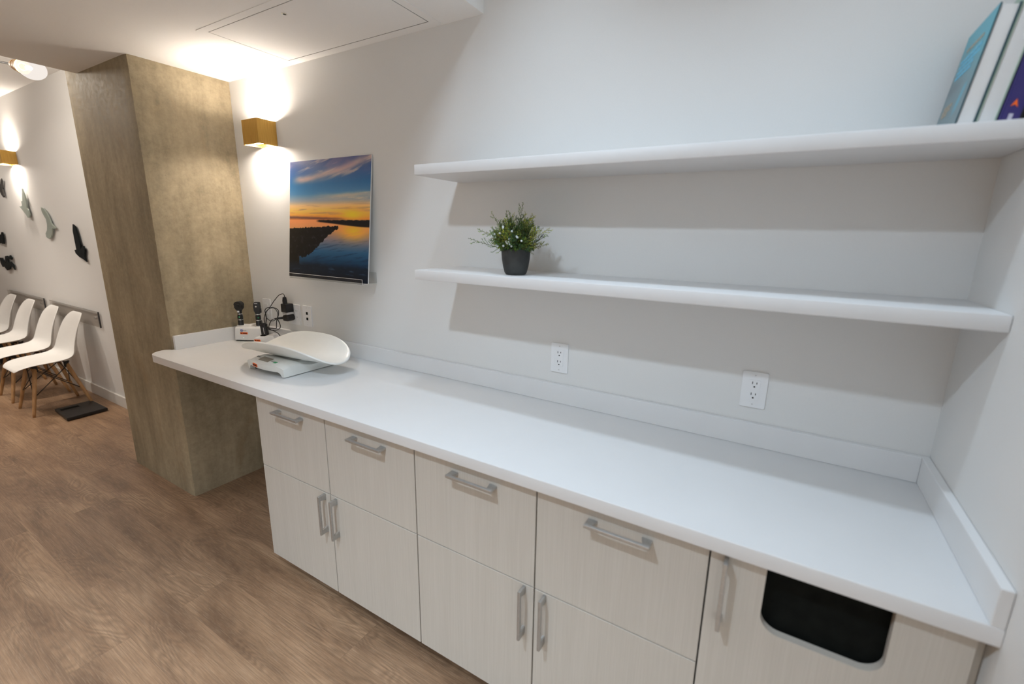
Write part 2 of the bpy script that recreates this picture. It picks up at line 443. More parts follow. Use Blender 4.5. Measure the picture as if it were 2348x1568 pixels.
# ------------------------------------------------------------------ base cabinets
YF, YB = -0.5478, -0.5290      # door faces / door backs
ZK, ZD, ZTOP = 0.0635, 0.5249, ZT - 0.042
G = 0.0017
XS = [-2.3465, -1.8836, -1.4178, -0.9476, -0.4838, -0.0190]
def pull(half):
    y0, yo, t = YF + 0.0004, YF - 0.034, 0.008
    return [(-half, y0), (-half, yo), (half, yo), (half, y0), (half - 0.027, y0), (half - 0.019, yo + t), (-half + 0.019, yo + t), (-half + 0.027, y0)]
def handle_h(xc, z, parent, half=0.0865):
    bm = prism(B(), [(xc + a, y) for a, y in pull(half)], z - 0.0045, z + 0.0045, 'xy', 0.0008)
    return obj('handle', bm, M['nickel'], parent, smooth=30, label='brushed nickel bar handle')
def handle_v(x, zc, parent, half=0.0865):
    bm = prism(B(), [(y, zc + a) for a, y in pull(half)], x - 0.0045, x + 0.0045, 'yz', 0.0008)
    return obj('handle', bm, M['nickel'], parent, smooth=30, label='brushed nickel bar handle')
def front(name, x0, x1, z0, z1, parent):
    return obj(name, box(B(), x0 + 0.0023, x1 - 0.0023, YF, YB, z0 + G, z1 - G, 0.0008, 1), M['cabinet'], parent)
def carcass(c, x0, x1, open_front=False):
    bm = B(); t = 0.016
    if open_front:
        box(bm, x0 + 0.0005, x0 + t, YB + 0.004, -0.02, ZK, ZTOP); box(bm, x1 - t, x1 - 0.0005, YB + 0.004, -0.02, ZK, ZTOP)
        box(bm, x0 + t, x1 - t, YB + 0.004, -0.02, ZK, ZK + t); box(bm, x0 + t, x1 - t, -0.03, -0.02, ZK + t, ZTOP)
    else:
        box(bm, x0 + 0.0005, x1 - 0.0005, YB + 0.006, -0.02, ZK, ZTOP)
    obj('carcass', bm, M['dark'], c)
    obj('toe_kick', box(B(), x0 + 0.0005, x1 - 0.0005, -0.485, -0.469, 0.0, ZK - 0.0005), M['dark'], c)
c1 = thing('base_cabinet', 'pale wood base cabinet at the left end, beside the open knee space', 'cabinet', (-1.882, -0.28, 0), group='base cabinets under the counter')
c2 = thing('base_cabinet', 'pale wood base cabinet in the middle of the run with two drawers over two doors', 'cabinet', (-0.951, -0.28, 0), group='base cabinets under the counter')
for c, (a, b, d) in ((c1, XS[0:3]), (c2, XS[2:5])):
    carcass(c, a, d)
    for x0, x1 in ((a, b), (b, d)):
        f = front('drawer', x0, x1, ZD, ZTOP + 0.002, c); handle_h((x0 + x1) / 2 + 0.012, 0.8165, f)
    f = front('door', a, b, ZK, ZD, c); handle_v(b - 0.034, 0.433, f)
    f = front('door', b, d, ZK, ZD, c); handle_v(b + 0.036, 0.433, f)
c3 = thing('waste_cabinet', 'pale wood end cabinet with a dark rounded waste opening in its door', 'cabinet', (-0.25, -0.28, 0))
carcass(c3, XS[4], XS[5], True)
def waste_door():
    bm = B(); x0, x1, z0, z1 = XS[4] + G, XS[5] - G, ZK + G, ZTOP + 0.002
    a, b, zc, r = -0.366, -0.140, 0.689, 0.042
    pts = [(x0, z0), (x1, z0), (x1, z1), (b, z1)]
    pts += [(b - r + r * math.cos(t), zc + r - r * math.sin(t)) for t in [PI / 2 * k / 10 for k in range(11)]]
    pts += [(a + r - r * math.sin(t), zc + r - r * math.cos(t)) for t in [PI / 2 * k / 10 for k in range(11)]]
    pts += [(a, z1), (x0, z1)]
    return prism(bm, pts, YF, YB, 'xz')
wd = obj('door', waste_door(), M['cabinet'], c3)
handle_v(XS[4] + 0.036, 0.757, wd, 0.090)
obj('black_sheet', box(B(), -0.43, -0.07, YB + 0.010, YB + 0.016, 0.40, ZTOP - 0.003), M['void'], c3, label='black sheet behind the waste opening')  # plain black sheet just behind the opening, in place of a modelled interior
obj('filler_strip', box(B(), XS[5] + 0.0005, -0.0015, YB + 0.004, -0.45, 0.0, ZTOP), M['cabinet'], c3)

# ------------------------------------------------------------------ floating shelves
def shelf(z, d, label):
    t = thing('floating_shelf', label, 'shelf', (-0.82, -d / 2, z), group='white floating shelves')
    obj('board', box(B(), -1.6398, -0.0008, -d, -0.0008, z - 0.0365, z, 0.0028), M['shelf'], t, smooth=30)
    return t
ZU, ZL = 1.8001, 1.4197
shelf(ZU, 0.2705, 'upper white floating shelf carrying the leaning books')
shelf(ZL, 0.2859, 'lower white floating shelf carrying the potted plant')

# ------------------------------------------------------------------ wall plates
def duplex(x, z, label):
    t = thing('wall_outlet', label, 'outlet', (x, 0, z), group='white duplex outlets above the counter')
    w, h = 0.0735, 0.1185
    obj('cover_plate', prism(B(), rrect(x - w / 2, x + w / 2, z - h / 2, z + h / 2, 0.003), -0.0055, -0.0003, 'xz', 0.0012), M['plate'], t)
    r = obj('receptacle', prism(B(), rrect(x - 0.0167, x + 0.0167, z - 0.0335, z + 0.0335, 0.002), -0.0075, -0.005, 'xz', 0.0005), M['plate'], t)
    for s in (1, -1):
        zc = z + s * 0.0185
        for dx, hh in ((-0.0063, 0.0085), (0.0063, 0.0065)):
            obj('slot', box(B(), x + dx - 0.0011, x + dx + 0.0011, -0.0078, -0.007, zc + 0.002 - hh / 2 + 0.003, zc + 0.002 + hh / 2 + 0.003), M['void'], r)
        obj('ground_hole', lathe(B(), [(0, 0), (0.0026, 0), (0.0026, 0.0008), (0, 0.0008)], 14, (x, -0.0079, zc - 0.0075), (0, 1, 0)), M['void'], r)
    obj('test_button', box(B(), x - 0.011, x - 0.0015, -0.0081, -0.007, z - 0.0022, z + 0.0022), M['plate'], r)
    obj('reset_button', box(B(), x + 0.0015, x + 0.011, -0.0081, -0.007, z - 0.0022, z + 0.0022), M['plate'], r)
    for s in (1, -1):
        obj('screw', lathe(B(), [(0, 0), (0.0024, 0), (0.0024, 0.001), (0, 0.001)], 14, (x, -0.0064, z + s * 0.0485), (0, 1, 0)), M['screw'], t)
duplex(-1.1496, 1.0834, 'white duplex outlet on the wall below the potted plant')
duplex(-0.4551, 1.0866, 'white duplex outlet nearest the right-hand wall')

def plate(name, label, cat, x, z, w, h):
    t = thing(name, label, cat, (x, 0, z))
    obj('cover_plate', prism(B(), rrect(x - w / 2, x + w / 2, z - h / 2, z + h / 2, 0.003), -0.0065, -0.0003, 'xz', 0.002), M['plate'], t)
    return t
t = plate('light_switch', 'white rocker switch plate beside the concrete pillar', 'light switch', -3.133, 1.084, 0.078, 0.120)
obj('switch_frame', prism(B(), rrect(-3.133 - 0.0175, -3.133 + 0.0175, 1.084 - 0.035, 1.084 + 0.035, 0.002), -0.0080, -0.006, 'xz'), M['plate'], t)
bm = B(); prism(bm, [(-0.0115, 1.054), (-0.0082, 1.084), (-0.0098, 1.114), (-0.006, 1.114), (-0.006, 1.054)], -3.133 - 0.0135, -3.133 + 0.0135, 'yz')
obj('rocker', bm, M['plate'], t)
t = plate('wall_outlet', 'wide white outlet plate with the black power adapters plugged in', 'outlet', -2.866, 1.077, 0.114, 0.118)
for k, dx in enumerate((-0.029, 0.029)):
    r = obj('receptacle', prism(B(), rrect(-2.866 + dx - 0.0167, -2.866 + dx + 0.0167, 1.077 - 0.0335, 1.077 + 0.0335, 0.002), -0.0080, -0.006, 'xz', 0.0005), M['plate'], t)
    for s in (1, -1):
        if k:
            for d2 in (-0.0063, 0.0063):
                obj('slot', box(B(), -2.866 + dx + d2 - 0.0009, -2.866 + dx + d2 + 0.0009, -0.0083, -0.0075, 1.077 + s * 0.0185 + 0.001, 1.077 + s * 0.0185 + 0.009), M['grey_btn'], r)
t = plate('data_outlet', 'white wall plate with two black data jacks', 'data outlet', -2.742, 1.079, 0.076, 0.118)
for s in (1, -1):
    obj('jack', box(B(), -2.742 - 0.008, -2.742 + 0.008, -0.0072, -0.006, 1.079 + s * 0.0160 - 0.0075, 1.079 + s * 0.0160 + 0.0075), M['void'], t, label='black data jack')
for s in (1, -1):
    obj('screw', lathe(B(), [(0, 0), (0.0024, 0), (0.0024, 0.001), (0, 0.001)], 14, (-2.742, -0.0074, 1.079 + s * 0.0485), (0, 1, 0)), M['screw'], t)

# ------------------------------------------------------------------ wall sconces
def sconce(x0, x1, yw, z0, z1, label):
    t = thing('wall_sconce', label, 'wall light', ((x0 + x1) / 2, yw, (z0 + z1) / 2), group='brass cube wall sconces')
    w = 0.003; yf = yw - 0.103
    bm = B()
    box(bm, x0, x1, yf, yf + w, z0, z1, 0.0006, 1)
    box(bm, x0, x0 + w, yf + w, yw - 0.0005, z0, z1); box(bm, x1 - w, x1, yf + w, yw - 0.0005, z0, z1)
    obj('housing', bm, M['brass'], t)
    obj('back_plate', box(B(), x0 + w, x1 - w, yw - 0.006, yw - 0.0006, z0 + 0.004, z1 - 0.004), M['brass'], t)
    zc = (z0 + z1) / 2
    obj('lamp_holder', box(B(), x0 + w, x1 - w, yf + w, yw - 0.006, zc - 0.045, zc + 0.045), M['brass'], t)
    for s in (1, -1):
        bm = B(); box(bm, x0 + 0.03, x1 - 0.03, yf + 0.014, yf + 0.066, zc + s * 0.0475 - 0.002, zc + s * 0.0475 + 0.002)
        obj('led_lens', bm, M['led'], t, label='glowing warm white lens')
sconce(-3.016, -2.876, 0.0, 1.996, 2.119, 'brass cube wall sconce shining up and down beside the sunset picture')
sconce(-6.930, -6.772, -0.10, 2.095, 2.215, 'brass cube wall sconce on the far wall above the bird cut-outs')

# ------------------------------------------------------------------ sunset picture on its acrylic ledge
def fbm(x, y, o=4, s=0.0):
    v, a = 0.0, 0.5
    for k in range(o):
        v += a * noise.noise(Vector((x, y, s + k * 7.3))); x *= 2.03; y *= 2.03; a *= 0.5
    return v
def lerp3(a, b, t): return tuple(p + (q - p) * t for p, q in zip(a, b))
def sst(a, b, x):
    t = min(1, max(0, (x - a) / (b - a))); return t * t * (3 - 2 * t)
def grad(stops, v):
    for (p0, c0), (p1, c1) in zip(stops, stops[1:]):
        if v <= p1: return lerp3(c0, c1, (v - p0) / (p1 - p0) if v > p0 else 0)
    return stops[-1][1]
SKY = [(0.50, (205, 120, 60)), (0.535, (246, 160, 66)), (0.58, (247, 186, 96)), (0.625, (216, 180, 132)), (0.66, (146, 152, 158)), (0.72, (72, 122, 162)), (0.80, (42, 100, 148)), (0.88, (48, 86, 136)), (1.0, (62, 74, 118))]
def sunset(u, v):
    if v >= 0.5:
        c = grad(SKY, v)
        w = fbm(u * 2.2 + 3, v * 9 - u * 1.5, 5)
        # long diagonal cloud near the top, streaks low down
        d = v - (0.835 + 0.125 * u * u + 0.03 * u + 0.018 * fbm(u * 5, 1.0, 4, 4))
        c = lerp3(c, (182, 156, 148), 1.0 * math.exp(-(d / 0.034) ** 2) * (0.75 + 1.0 * max(-0.5, w)) * sst(0.0, 0.15, u))
        wv = fbm(u * 3.2 + 0.6 * fbm(u * 4, v * 7, 3, 21), (v - 0.22 * u) * 24, 5, 22)
        c = lerp3(c, (196, 172, 158), 0.75 * sst(0.06, 0.34, wv) * sst(0.80, 0.90, v) * sst(0.02, 0.3, u))
        c = lerp3(c, (206, 188, 160), 0.75 * sst(0.05, 0.30, fbm(u * 2.6, (v - 0.03 * u) * 34, 5, 24)) * sst(0.63, 0.66, v) * sst(0.74, 0.70, v) * sst(0.2, 0.45, u))
        c = lerp3(c, (128, 112, 138), 0.5 * sst(0.05, 0.35, w) * sst(0.84, 0.95, v))
        d = v - (0.685 + 0.02 * u + 0.015 * fbm(u * 6, 2, 3, 9))
        c = lerp3(c, (186, 172, 152), 0.85 * math.exp(-(d / 0.022) ** 2) * sst(0.25, 0.55, u) * (0.7 + w))
        c = lerp3(c, (135, 118, 108), 0.55 * sst(0.02, 0.25, fbm(u * 3, v * 46, 4, 2)) * sst(0.66, 0.60, v) * sst(0.5, 0.54, v))
        c = lerp3(c, (84, 58, 66), 0.85 * math.exp(-((v - 0.522 + 0.018 * u - 0.006 * fbm(u * 9, 0, 3, 1)) / 0.011) ** 2) * (1 - 0.9 * sst(0.62, 0.8, u)))
        r = math.hypot((u - 0.80) * 1.0, (v - 0.545) * 3.2)
        c = lerp3(c, (255, 214, 42), 0.95 * math.exp(-(r / 0.10) ** 2))
        c = lerp3(c, (255, 170, 60), 0.5 * math.exp(-(r / 0.26) ** 2))
        return c
    # water
    t = 0.5 - v
    c = grad([(0.0, (14, 30, 48)), (0.14, (20, 56, 86)), (0.24, (44, 88, 124)), (0.33, (120, 116, 128)), (0.42, (206, 142, 92)), (0.5, (226, 146, 92))], v)
    rip = fbm(u * 5 + v * 4, v * 60 - u * 10, 4, 5)
    c = lerp3(c, (20, 44, 72), 0.55 * sst(0.0, 0.3, rip) * sst(0.45, 0.2, v))
    r = math.hypot((u - 0.82) * 1.1, (v - 0.405) * 2.6)
    c = lerp3(c, (255, 182, 52), 0.95 * math.exp(-(r / 0.17) ** 2) * (0.9 + 0.5 * rip))
    # far headland with its reflection
    top = 0.500 + 0.006 * fbm(u * 24, 0, 3, 3); bot = 0.485 - 0.040 * sst(0.3, 1.0, u)
    if u > 0.35: c = lerp3(c, (14, 15, 20), sst(0.35, 0.42, u) * sst(bot - 0.006, bot + 0.006, v) * sst(top + 0.003, top - 0.003, v))
    # stone jetty reaching in from the left
    up = 0.425 + 0.045 * u + 0.020 * fbm(u * 34, 3, 5, 6) - 0.20 * sst(0.63, 0.70, u)
    lo = 0.175 + 0.265 * sst(0.16, 0.70, u) + 0.030 * fbm(u * 30, 8, 5, 8) if u > 0.14 else 0.10
    if lo < v < up: c = lerp3((9, 10, 13), (46, 44, 48), sst(0.05, 0.5, fbm(u * 26, v * 30, 4, 11)))
    # dark rocks along the bottom
    k = sst(0.155, 0.10, v + 0.03 * fbm(u * 7, 0, 3, 12))
    c = lerp3(c, lerp3((12, 24, 38), (58, 78, 96), sst(0.12, 0.5, fbm(u * 8, v * 60, 4, 14))), k * 0.92)
    return lerp3(c, (10, 20, 32), 0.75 * sst(0.07, 0.03, v))
PB, PT = (-0.072, 1.3115), (-0.008, 1.908)        # (y, z) of the bottom and top edges: the panel leans on the wall
px0, px1 = -2.770, -2.150
dv = Vector((0, PT[0] - PB[0], PT[1] - PB[1])); dvn = dv.normalized(); nrm = Vector((0, -dvn.z, dvn.y))
pc = thing('photo_print', 'frameless glossy photo of a sunset over a harbour jetty leaning on a ledge', 'picture', ((px0 + px1) / 2, PB[0], PB[1]))
bm = B(); nu, nv = 190, 250
g = [[bm.verts.new(Vector((px0 + (px1 - px0) * i / nu, PB[0], PB[1])) + dv * (j / nv)) for j in range(nv + 1)] for i in range(nu + 1)]
for i in range(nu):
    for j in range(nv): bm.faces.new((g[i][j], g[i + 1][j], g[i + 1][j + 1], g[i][j + 1]))
o = obj('image_face', bm, M['print'], pc)
def picol(co):
    u = (co.x + (px1 - px0) / 2) / (px1 - px0); v = co.z / dv.z
    c = [max(0, min(255, k * 1.14 + 2)) for k in sunset(u, v)]; return (lin(c[0]), lin(c[1]), lin(c[2]), 1)
setcol(o.data, picol)
bm = B(); A = Vector((px0, PB[0], PB[1])); th = 0.006
cs = [A, A + Vector((px1 - px0, 0, 0)), A + Vector((px1 - px0, 0, 0)) + dv, A + dv]
fr = [bm.verts.new(c - nrm * 0.0003) for c in cs]; bk = [bm.verts.new(c - nrm * th) for c in cs]
bm.faces.new(fr); bm.faces.new(bk[::-1])
for i in range(4): bm.faces.new((fr[i], bk[i], bk[(i + 1) % 4], fr[(i + 1) % 4]))
obj('backing_panel', bm, M['acrylic_edge'], pc)
lg = thing('picture_ledge', 'clear acrylic wall ledge holding up the sunset picture', 'picture ledge', (-2.45, -0.04, 1.305))
lx0, lx1 = -2.735, -2.165
obj('back_plate', box(B(), lx0, lx1, -0.0035, -0.0005, 1.305, 1.3605, 0.0008), M['acrylic'], lg)
obj('base_plate', box(B(), lx0, lx1, -0.0900, -0.0035, 1.3045, 1.3080, 0.0008), M['acrylic'], lg)
obj('front_lip', box(B(), lx0, lx1, -0.0935, -0.0900, 1.3045, 1.3310, 0.0008), M['acrylic'], lg)
bm = B()
for a, b in (((lx0, -0.0918, 1.3312), (lx1, -0.0918, 1.3312)), ((lx1, -0.0918, 1.3312), (lx1, -0.0918, 1.3062)), ((lx0, -0.0918, 1.3048), (lx1, -0.0918, 1.3048)), ((lx1, -0.0918, 1.3062), (lx1, -0.002, 1.3062)), ((lx1, -0.002, 1.3062), (lx1, -0.002, 1.3605)), ((lx0, -0.002, 1.3605), (lx1, -0.002, 1.3605))):
    tube(bm, [a, b], 0.0011, 6)
obj('polished_edge', bm, M['acrylic_edge'], lg, label='pale polished acrylic edge')
obj('screw', lathe(B(), [(0, 0), (0.0035, 0), (0.003, 0.0022), (0, 0.0024)], 16, (-2.226, -0.0058, 1.338), (0, 1, 0)), M['chrome'], lg)

# ------------------------------------------------------------------ potted juniper
random.seed(4)
PX, PY = -1.247, -0.190
pt = thing('potted_plant', 'small artificial juniper with white berries in a charcoal pot on the lower shelf', 'plant', (PX, PY, ZL))
prof = [(0, 0.0), (0.032, 0.0), (0.036, 0.002), (0.040, 0.009), (0.0455, 0.030), (0.0495, 0.055), (0.0520, 0.088), (0.0520, 0.0905), (0.048, 0.0905), (0.046, 0.080), (0.0, 0.080)]
obj('pot', lathe(B(), prof, 48, (PX, PY, ZL + 0.0003)), M['pot'], pt, smooth=40)
obj('soil', lathe(B(), [(0, 0), (0.0455, 0), (0.0455, 0.004), (0, 0.006)], 24, (PX, PY, ZL + 0.081)), M['soil'], pt)
GREENS = [(70, 98, 50), (88, 114, 56), (56, 84, 44), (110, 128, 60), (48, 80, 54), (128, 136, 62), (76, 106, 66)]
def foliage():
    bm = B(); lay = bm.verts.layers.float_color.new('tint')
    def leaf(p, d, L, r, col):
        u, v = basis(d); d = d.normalized()
        vs = []
        base = [bm.verts.new(p + (u * math.cos(a) + v * math.sin(a)) * r * 0.5) for a in (0, 2.1, 4.2)]
        mid = [bm.verts.new(p + d * L * 0.45 + (u * math.cos(a) + v * math.sin(a)) * r) for a in (0, 2.1, 4.2)]
        tip = bm.verts.new(p + d * L)
        for x in base + mid + [tip]: x[lay] = col
        for k in range(3):
            k2 = (k + 1) % 3
            bm.faces.new((base[k], base[k2], mid[k2], mid[k])); bm.faces.new((mid[k], mid[k2], tip))
    def stem(pts, r0, r1, col):
        n0 = len(bm.verts); n = len(pts)
        tube(bm, pts, [r0 + (r1 - r0) * k / (n - 1) for k in range(n)], 4)
        bm.verts.ensure_lookup_table()
        for v in bm.verts[n0:]: v[lay] = col
    tips = []
    base = Vector((PX, PY, ZL + 0.086))
    def sprig(p0, d, L, dens=1.0, tone=None):
        col = tone or random.choice(GREENS); k = random.uniform(0.75, 1.2)
        c4 = (lin(min(255, col[0] * k)), lin(min(255, col[1] * k)), lin(min(255, col[2] * k)), 1)
        c5 = (lin(min(255, col[0] * k * 1.3 + 14)), lin(min(255, col[1] * k * 1.25 + 10)), lin(min(255, col[2] * k)), 1)
        d = d.normalized(); bend = Vector((random.uniform(-.3, .3), random.uniform(-.3, .3), random.uniform(-.1, .35)))
        pts = [p0 + d * L * s + bend * L * s * s * 0.5 for s in [i / 6 for i in range(7)]]
        stem(pts, 0.0011, 0.0005, rgb(86, 70, 40))
        n = max(8, int(L * 210 * dens))
        for i in range(n):
            s = 0.12 + 0.88 * i / n; k = s * 6; a = int(min(5, k)); p = pts[a].lerp(pts[a + 1], k - a)
            dd = (pts[a + 1] - pts[a]).normalized(); u, v = basis(dd); an = i * 2.4 + random.random()
            side = u * math.cos(an) + v * math.sin(an)
            if i % 3 == 0 and s < 0.9:           # side twig carrying scale leaves
                tl = L * random.uniform(0.12, 0.26) * (1.1 - s * 0.7); td = (dd * 0.8 + side).normalized()
                q = [p, p + td * tl * 0.5 + dd * 0.002, p + td * tl + dd * 0.006]
                stem(q, 0.0006, 0.0004, c4)
                for j in range(5):
                    w = 0.25 + 0.75 * j / 4; pp = q[0].lerp(q[2], w); a2 = j * 2.2 + an
                    leaf(pp, td + (u * math.cos(a2) + v * math.sin(a2)) * 0.7, random.uniform(0.005, 0.009), 0.0012, c5 if random.random() < 0.35 else c4)
            else:
                leaf(p, dd * 0.8 + side * 0.9, random.uniform(0.005, 0.010), 0.0012, c5 if s > 0.75 and random.random() < 0.5 else c4)
        tips.append(pts[-1])
    # long outliers seen in the silhouette
    for dx, dz, L, dy in ((0.015, 0.165, 0.172, 0.0), (-0.168, 0.085, 0.175, 0.01), (-0.155, 0.015, 0.158, -0.02), (0.142, 0.088, 0.165, -0.01), (0.070, 0.138, 0.150, 0.0), (-0.098, 0.118, 0.150, 0.0), (0.118, 0.070, 0.130, -0.03), (0.125, 0.018, 0.118, 0.02), (-0.035, 0.130, 0.130, 0.03), (0.052, 0.125, 0.128, -0.02)):
        sprig(base + Vector((dx * 0.08, dy * 0.3, 0)), Vector((dx, dy, dz)), L * 0.97, 0.95)
    for i in range(190):
        a = random.uniform(0, 2 * PI); e = random.uniform(0.10, 1.45)
        d = Vector((math.cos(a) * math.cos(e), math.sin(a) * math.cos(e), math.sin(e)))
        r0 = random.uniform(0, 0.036)
        L = random.uniform(0.050, 0.085) * (0.85 + 0.55 * math.sin(e) ** 2)
        sprig(base + Vector((math.cos(a) * r0, math.sin(a) * r0, random.uniform(-.004, .012))), d, L, 1.15)
    for i in range(26):                          # low fringe over the rim
        a = random.uniform(0, 2 * PI); d = Vector((math.cos(a), math.sin(a), random.uniform(-0.05, 0.3)))
        sprig(base + Vector((math.cos(a), math.sin(a), 0)) * 0.036 + Vector((0, 0, 0.005)), d, random.uniform(0.022, 0.042), 1.3)
    return bm
obj('foliage', foliage(), M['foliage'], pt)
bb = bmesh.new(); bmesh.ops.create_icosphere(bb, subdivisions=2, radius=0.0040)
bme = finish('berry', bb, M['berry'], True)
for dx, dy, dz in [(-.085, -.045, .050), (-.076, -.05, .046), (-.068, -.048, .056), (-.060, -.055, .043), (-.030, -.045, .085), (-.026, -.05, .080), (.022, -.06, .068), (.040, -.055, .050), (.046, -.058, .046), (.018, -.07, .040), (.012, -.066, .028), (.008, -.07, .024), (.020, -.072, .020), (.026, -.068, .014), (-.010, -.07, .014), (-.043, -.062, .012), (-.052, -.058, .016), (.002, -.068, .030), (-.040, -.05, .060), (.060, -.05, .034)]:
    o = bpy.data.objects.new('berry', bme); COL.objects.link(o); o.parent = pt; o.location = (dx * 0.86, dy * 0.92 - 0.004, 0.088 + dz * 0.9); o.scale = (1, 1, random.uniform(0.8, 1.1))

# ------------------------------------------------------------------ books leaning on the upper shelf
TILT = math.radians(8.2)
def book(x, name_label, thick, depth, height, kind):
    """book standing on the upper shelf with its foot at x, tilted to the right"""
    t = thing('book', name_label, 'book', (x, 0, ZU + 0.0006), 0, 'books leaning on the upper shelf')
    t.rotation_euler = (0, TILT, 0)
    yb, yf = -0.030, -0.030 - depth
    cv = 0.0025
    def O(n, bm, m, label=None): return obj(n, bm, m, t, world=False, label=label)
    if kind == 'teal':
        bm = B(); nu, nv = 24, 60
        g = [[bm.verts.new((-0.0004, yb + (yf - yb) * i / nu, height * j / nv)) for j in range(nv + 1)] for i in range(nu + 1)]
        for i in range(nu):
            for j in range(nv): bm.faces.new((g[i][j], g[i][j + 1], g[i + 1][j + 1], g[i + 1][j]))
        o = O('cover_art', bm, M['teal'])
        def col(co):
            v = co.z / height; u = (yb - co.y) / depth
            c = lerp3((112, 134, 140), (72, 170, 190), sst(0.40, 0.95, v + 0.25 * (u - 0.5)))
            c = lerp3(c, (70, 176, 204), 0.8 * math.exp(-((u - 0.80 + 0.5 * (0.42 - v)) / 0.07) ** 2) * sst(0.12, 0.25, v) * sst(0.46, 0.38, v))
            c = lerp3(c, (96, 100, 108), 0.4 * math.exp(-((v - 0.47) / 0.05) ** 2) * sst(0.7, 0.3, u))
            return rgb(*c)
        setcol(o.data, col)
        for k, (v, a, b, m) in enumerate(((0.82, .22, .80, 'rule_tan'), (0.735, .12, .86, 'rule_blue'), (0.685, .12, .84, 'rule_blue'), (0.635, .12, .70, 'rule_blue'), (0.585, .12, .60, 'rule_blue'), (0.30, .16, .42, 'rule_tan'), (0.262, .14, .46, 'rule_tan'), (0.225, .16, .36, 'rule_tan'))):
            bm = B(); y = yb - depth * a
            while y > yb - depth * b:
                w = random.uniform(0.010, 0.022); box(bm, -0.0012, -0.0003, y - w, y, height * v - 0.0032, height * v + 0.0032); y -= w + 0.005
            O('title_line', bm, M[m])
    dk = {'teal': 'cover_dkteal', 'green': 'cover_green', 'purple': 'cover_purple', 'black': 'black'}[kind]
    if kind in ('teal', 'green'):
        bm = B(); box(bm, 0, cv, yf, yb, 0, height, 0.0005, 1); box(bm, thick - cv, thick, yf, yb, 0, height, 0.0005, 1); box(bm, cv, thick - cv, yb - cv, yb, 0, height)
        O('cover', bm, M[dk])
        O('pages', box(B(), cv, thick - cv, yf + 0.004, yb - cv, 0.003, height - 0.003), M['paper'])
    else:
        bm = B(); box(bm, 0, cv, yf, yb, 0, height, 0.0005, 1); box(bm, thick - cv, thick, yf, yb, 0, height, 0.0005, 1); box(bm, cv, thick - cv, yf, yf + cv, 0, height)
        O('cover', bm, M[dk])
        O('pages', box(B(), cv, thick - cv, yf + cv, yb - 0.004, 0.003, height - 0.003), M['paper'])
        if kind == 'purple':
            for z0_, z1_ in ((0.03, 0.085), (0.42, 0.47), (0.48, 0.60), (0.61, 0.70)):
                O('spine_lettering', box(B(), thick * 0.40, thick * 0.62, yf - 0.0008, yf, height * z0_, height * z1_), M['rule_white'])
            bm = B(); prism(bm, [(thick * .30, height * .14), (thick * .5, height * .20), (thick * .68, height * .135), (thick * .5, height * .155)], yf - 0.0008, yf, 'xz')
            O('spine_emblem', bm, M['orange'])
    return t
M['rule_tan'] = plain('tan_lettering', rgb(176, 160, 138), 0.5)
M['rule_blue'] = plain('blue_lettering', rgb(112, 192, 222), 0.5)
M['rule_white'] = plain('white_lettering', rgb(196, 192, 206), 0.5)
M['cover_dkteal'] = plain('dark_teal_cover', rgb(40, 78, 88), 0.4)
M['cover_green'] = plain('pale_green_cover', rgb(150, 172, 156), 0.45)
M['cover_purple'] = plain('deep_purple_cover', rgb(50, 42, 108), 0.4)
book(-0.1450, 'teal hardback leaning at the left end of the row on the upper shelf', 0.0315, 0.190, 0.232, 'teal')
book(-0.1120, 'pale green edged hardback leaning between the teal book and the purple book', 0.0315, 0.188, 0.250, 'green')
book(-0.0788, 'dark purple book with pale spine lettering leaning beside the right wall', 0.0300, 0.196, 0.240, 'purple')
book(-0.0474, 'thin black book at the right end of the leaning row', 0.0090, 0.180, 0.235, 'black')

# ------------------------------------------------------------------ baby scale
bs = thing('baby_scale', 'white digital baby scale with a curved tray on the counter', 'scale', (-2.45, -0.30, ZT))
def base_part():
    bm = B(); x0, x1, yb = -2.600, -2.316, -0.160
    nx, ny = 24, 16
    def yfront(s): return -0.432 - 0.020 * math.sin(PI * s)
    def ztop(s, t):                       # t=0 front edge, 1 back
        z = 0.054 + 0.010 * sst(0.0, 0.22, t) - 0.018 * sst(0.24, 0.55, t)
        return ZT + z - 0.012 * (abs(2 * s - 1) ** 6)
    def zbot(s, t):
        if t < 0.30: return ZT + 0.004 + 0.022 * (sst(0.05, 0.10, s) * sst(0.95, 0.90, s))
        return ZT + 0.004
    top, bot = [], []
    for i in range(nx + 1):
        s = i / nx; xs = x0 + (x1 - x0) * s; a, b = [], []
        for j in range(ny + 1):
            t = j / ny; y = yfront(s) + (yb - yfront(s)) * t
            a.append(bm.verts.new((xs, y, ztop(s, t)))); b.append(bm.verts.new((xs, y + (0.004 if j == 0 else 0), zbot(s, t))))
        top.append(a); bot.append(b)
    for i in range(nx):
        for j in range(ny):
            bm.faces.new((top[i][j], top[i + 1][j], top[i + 1][j + 1], top[i][j + 1]))
            bm.faces.new((bot[i][j], bot[i][j + 1], bot[i + 1][j + 1], bot[i + 1][j]))
        bm.faces.new((top[i][0], bot[i][0], bot[i + 1][0], top[i + 1][0])); bm.faces.new((top[i][ny], top[i + 1][ny], bot[i + 1][ny], bot[i][ny]))
    for j in range(ny):
        bm.faces.new((top[0][j], top[0][j + 1], bot[0][j + 1], bot[0][j])); bm.faces.new((top[nx][j], bot[nx][j], bot[nx][j + 1], top[nx][j + 1]))
    es = [e for e in bm.edges if len(e.link_faces) == 2 and e.calc_face_angle() > 0.7]
    bmesh.ops.bevel(bm, geom=es, offset=0.004, segments=3, profile=0.5, affect='EDGES')
    return bm
obj('scale_base', base_part(), M['scale'], bs, smooth=40)
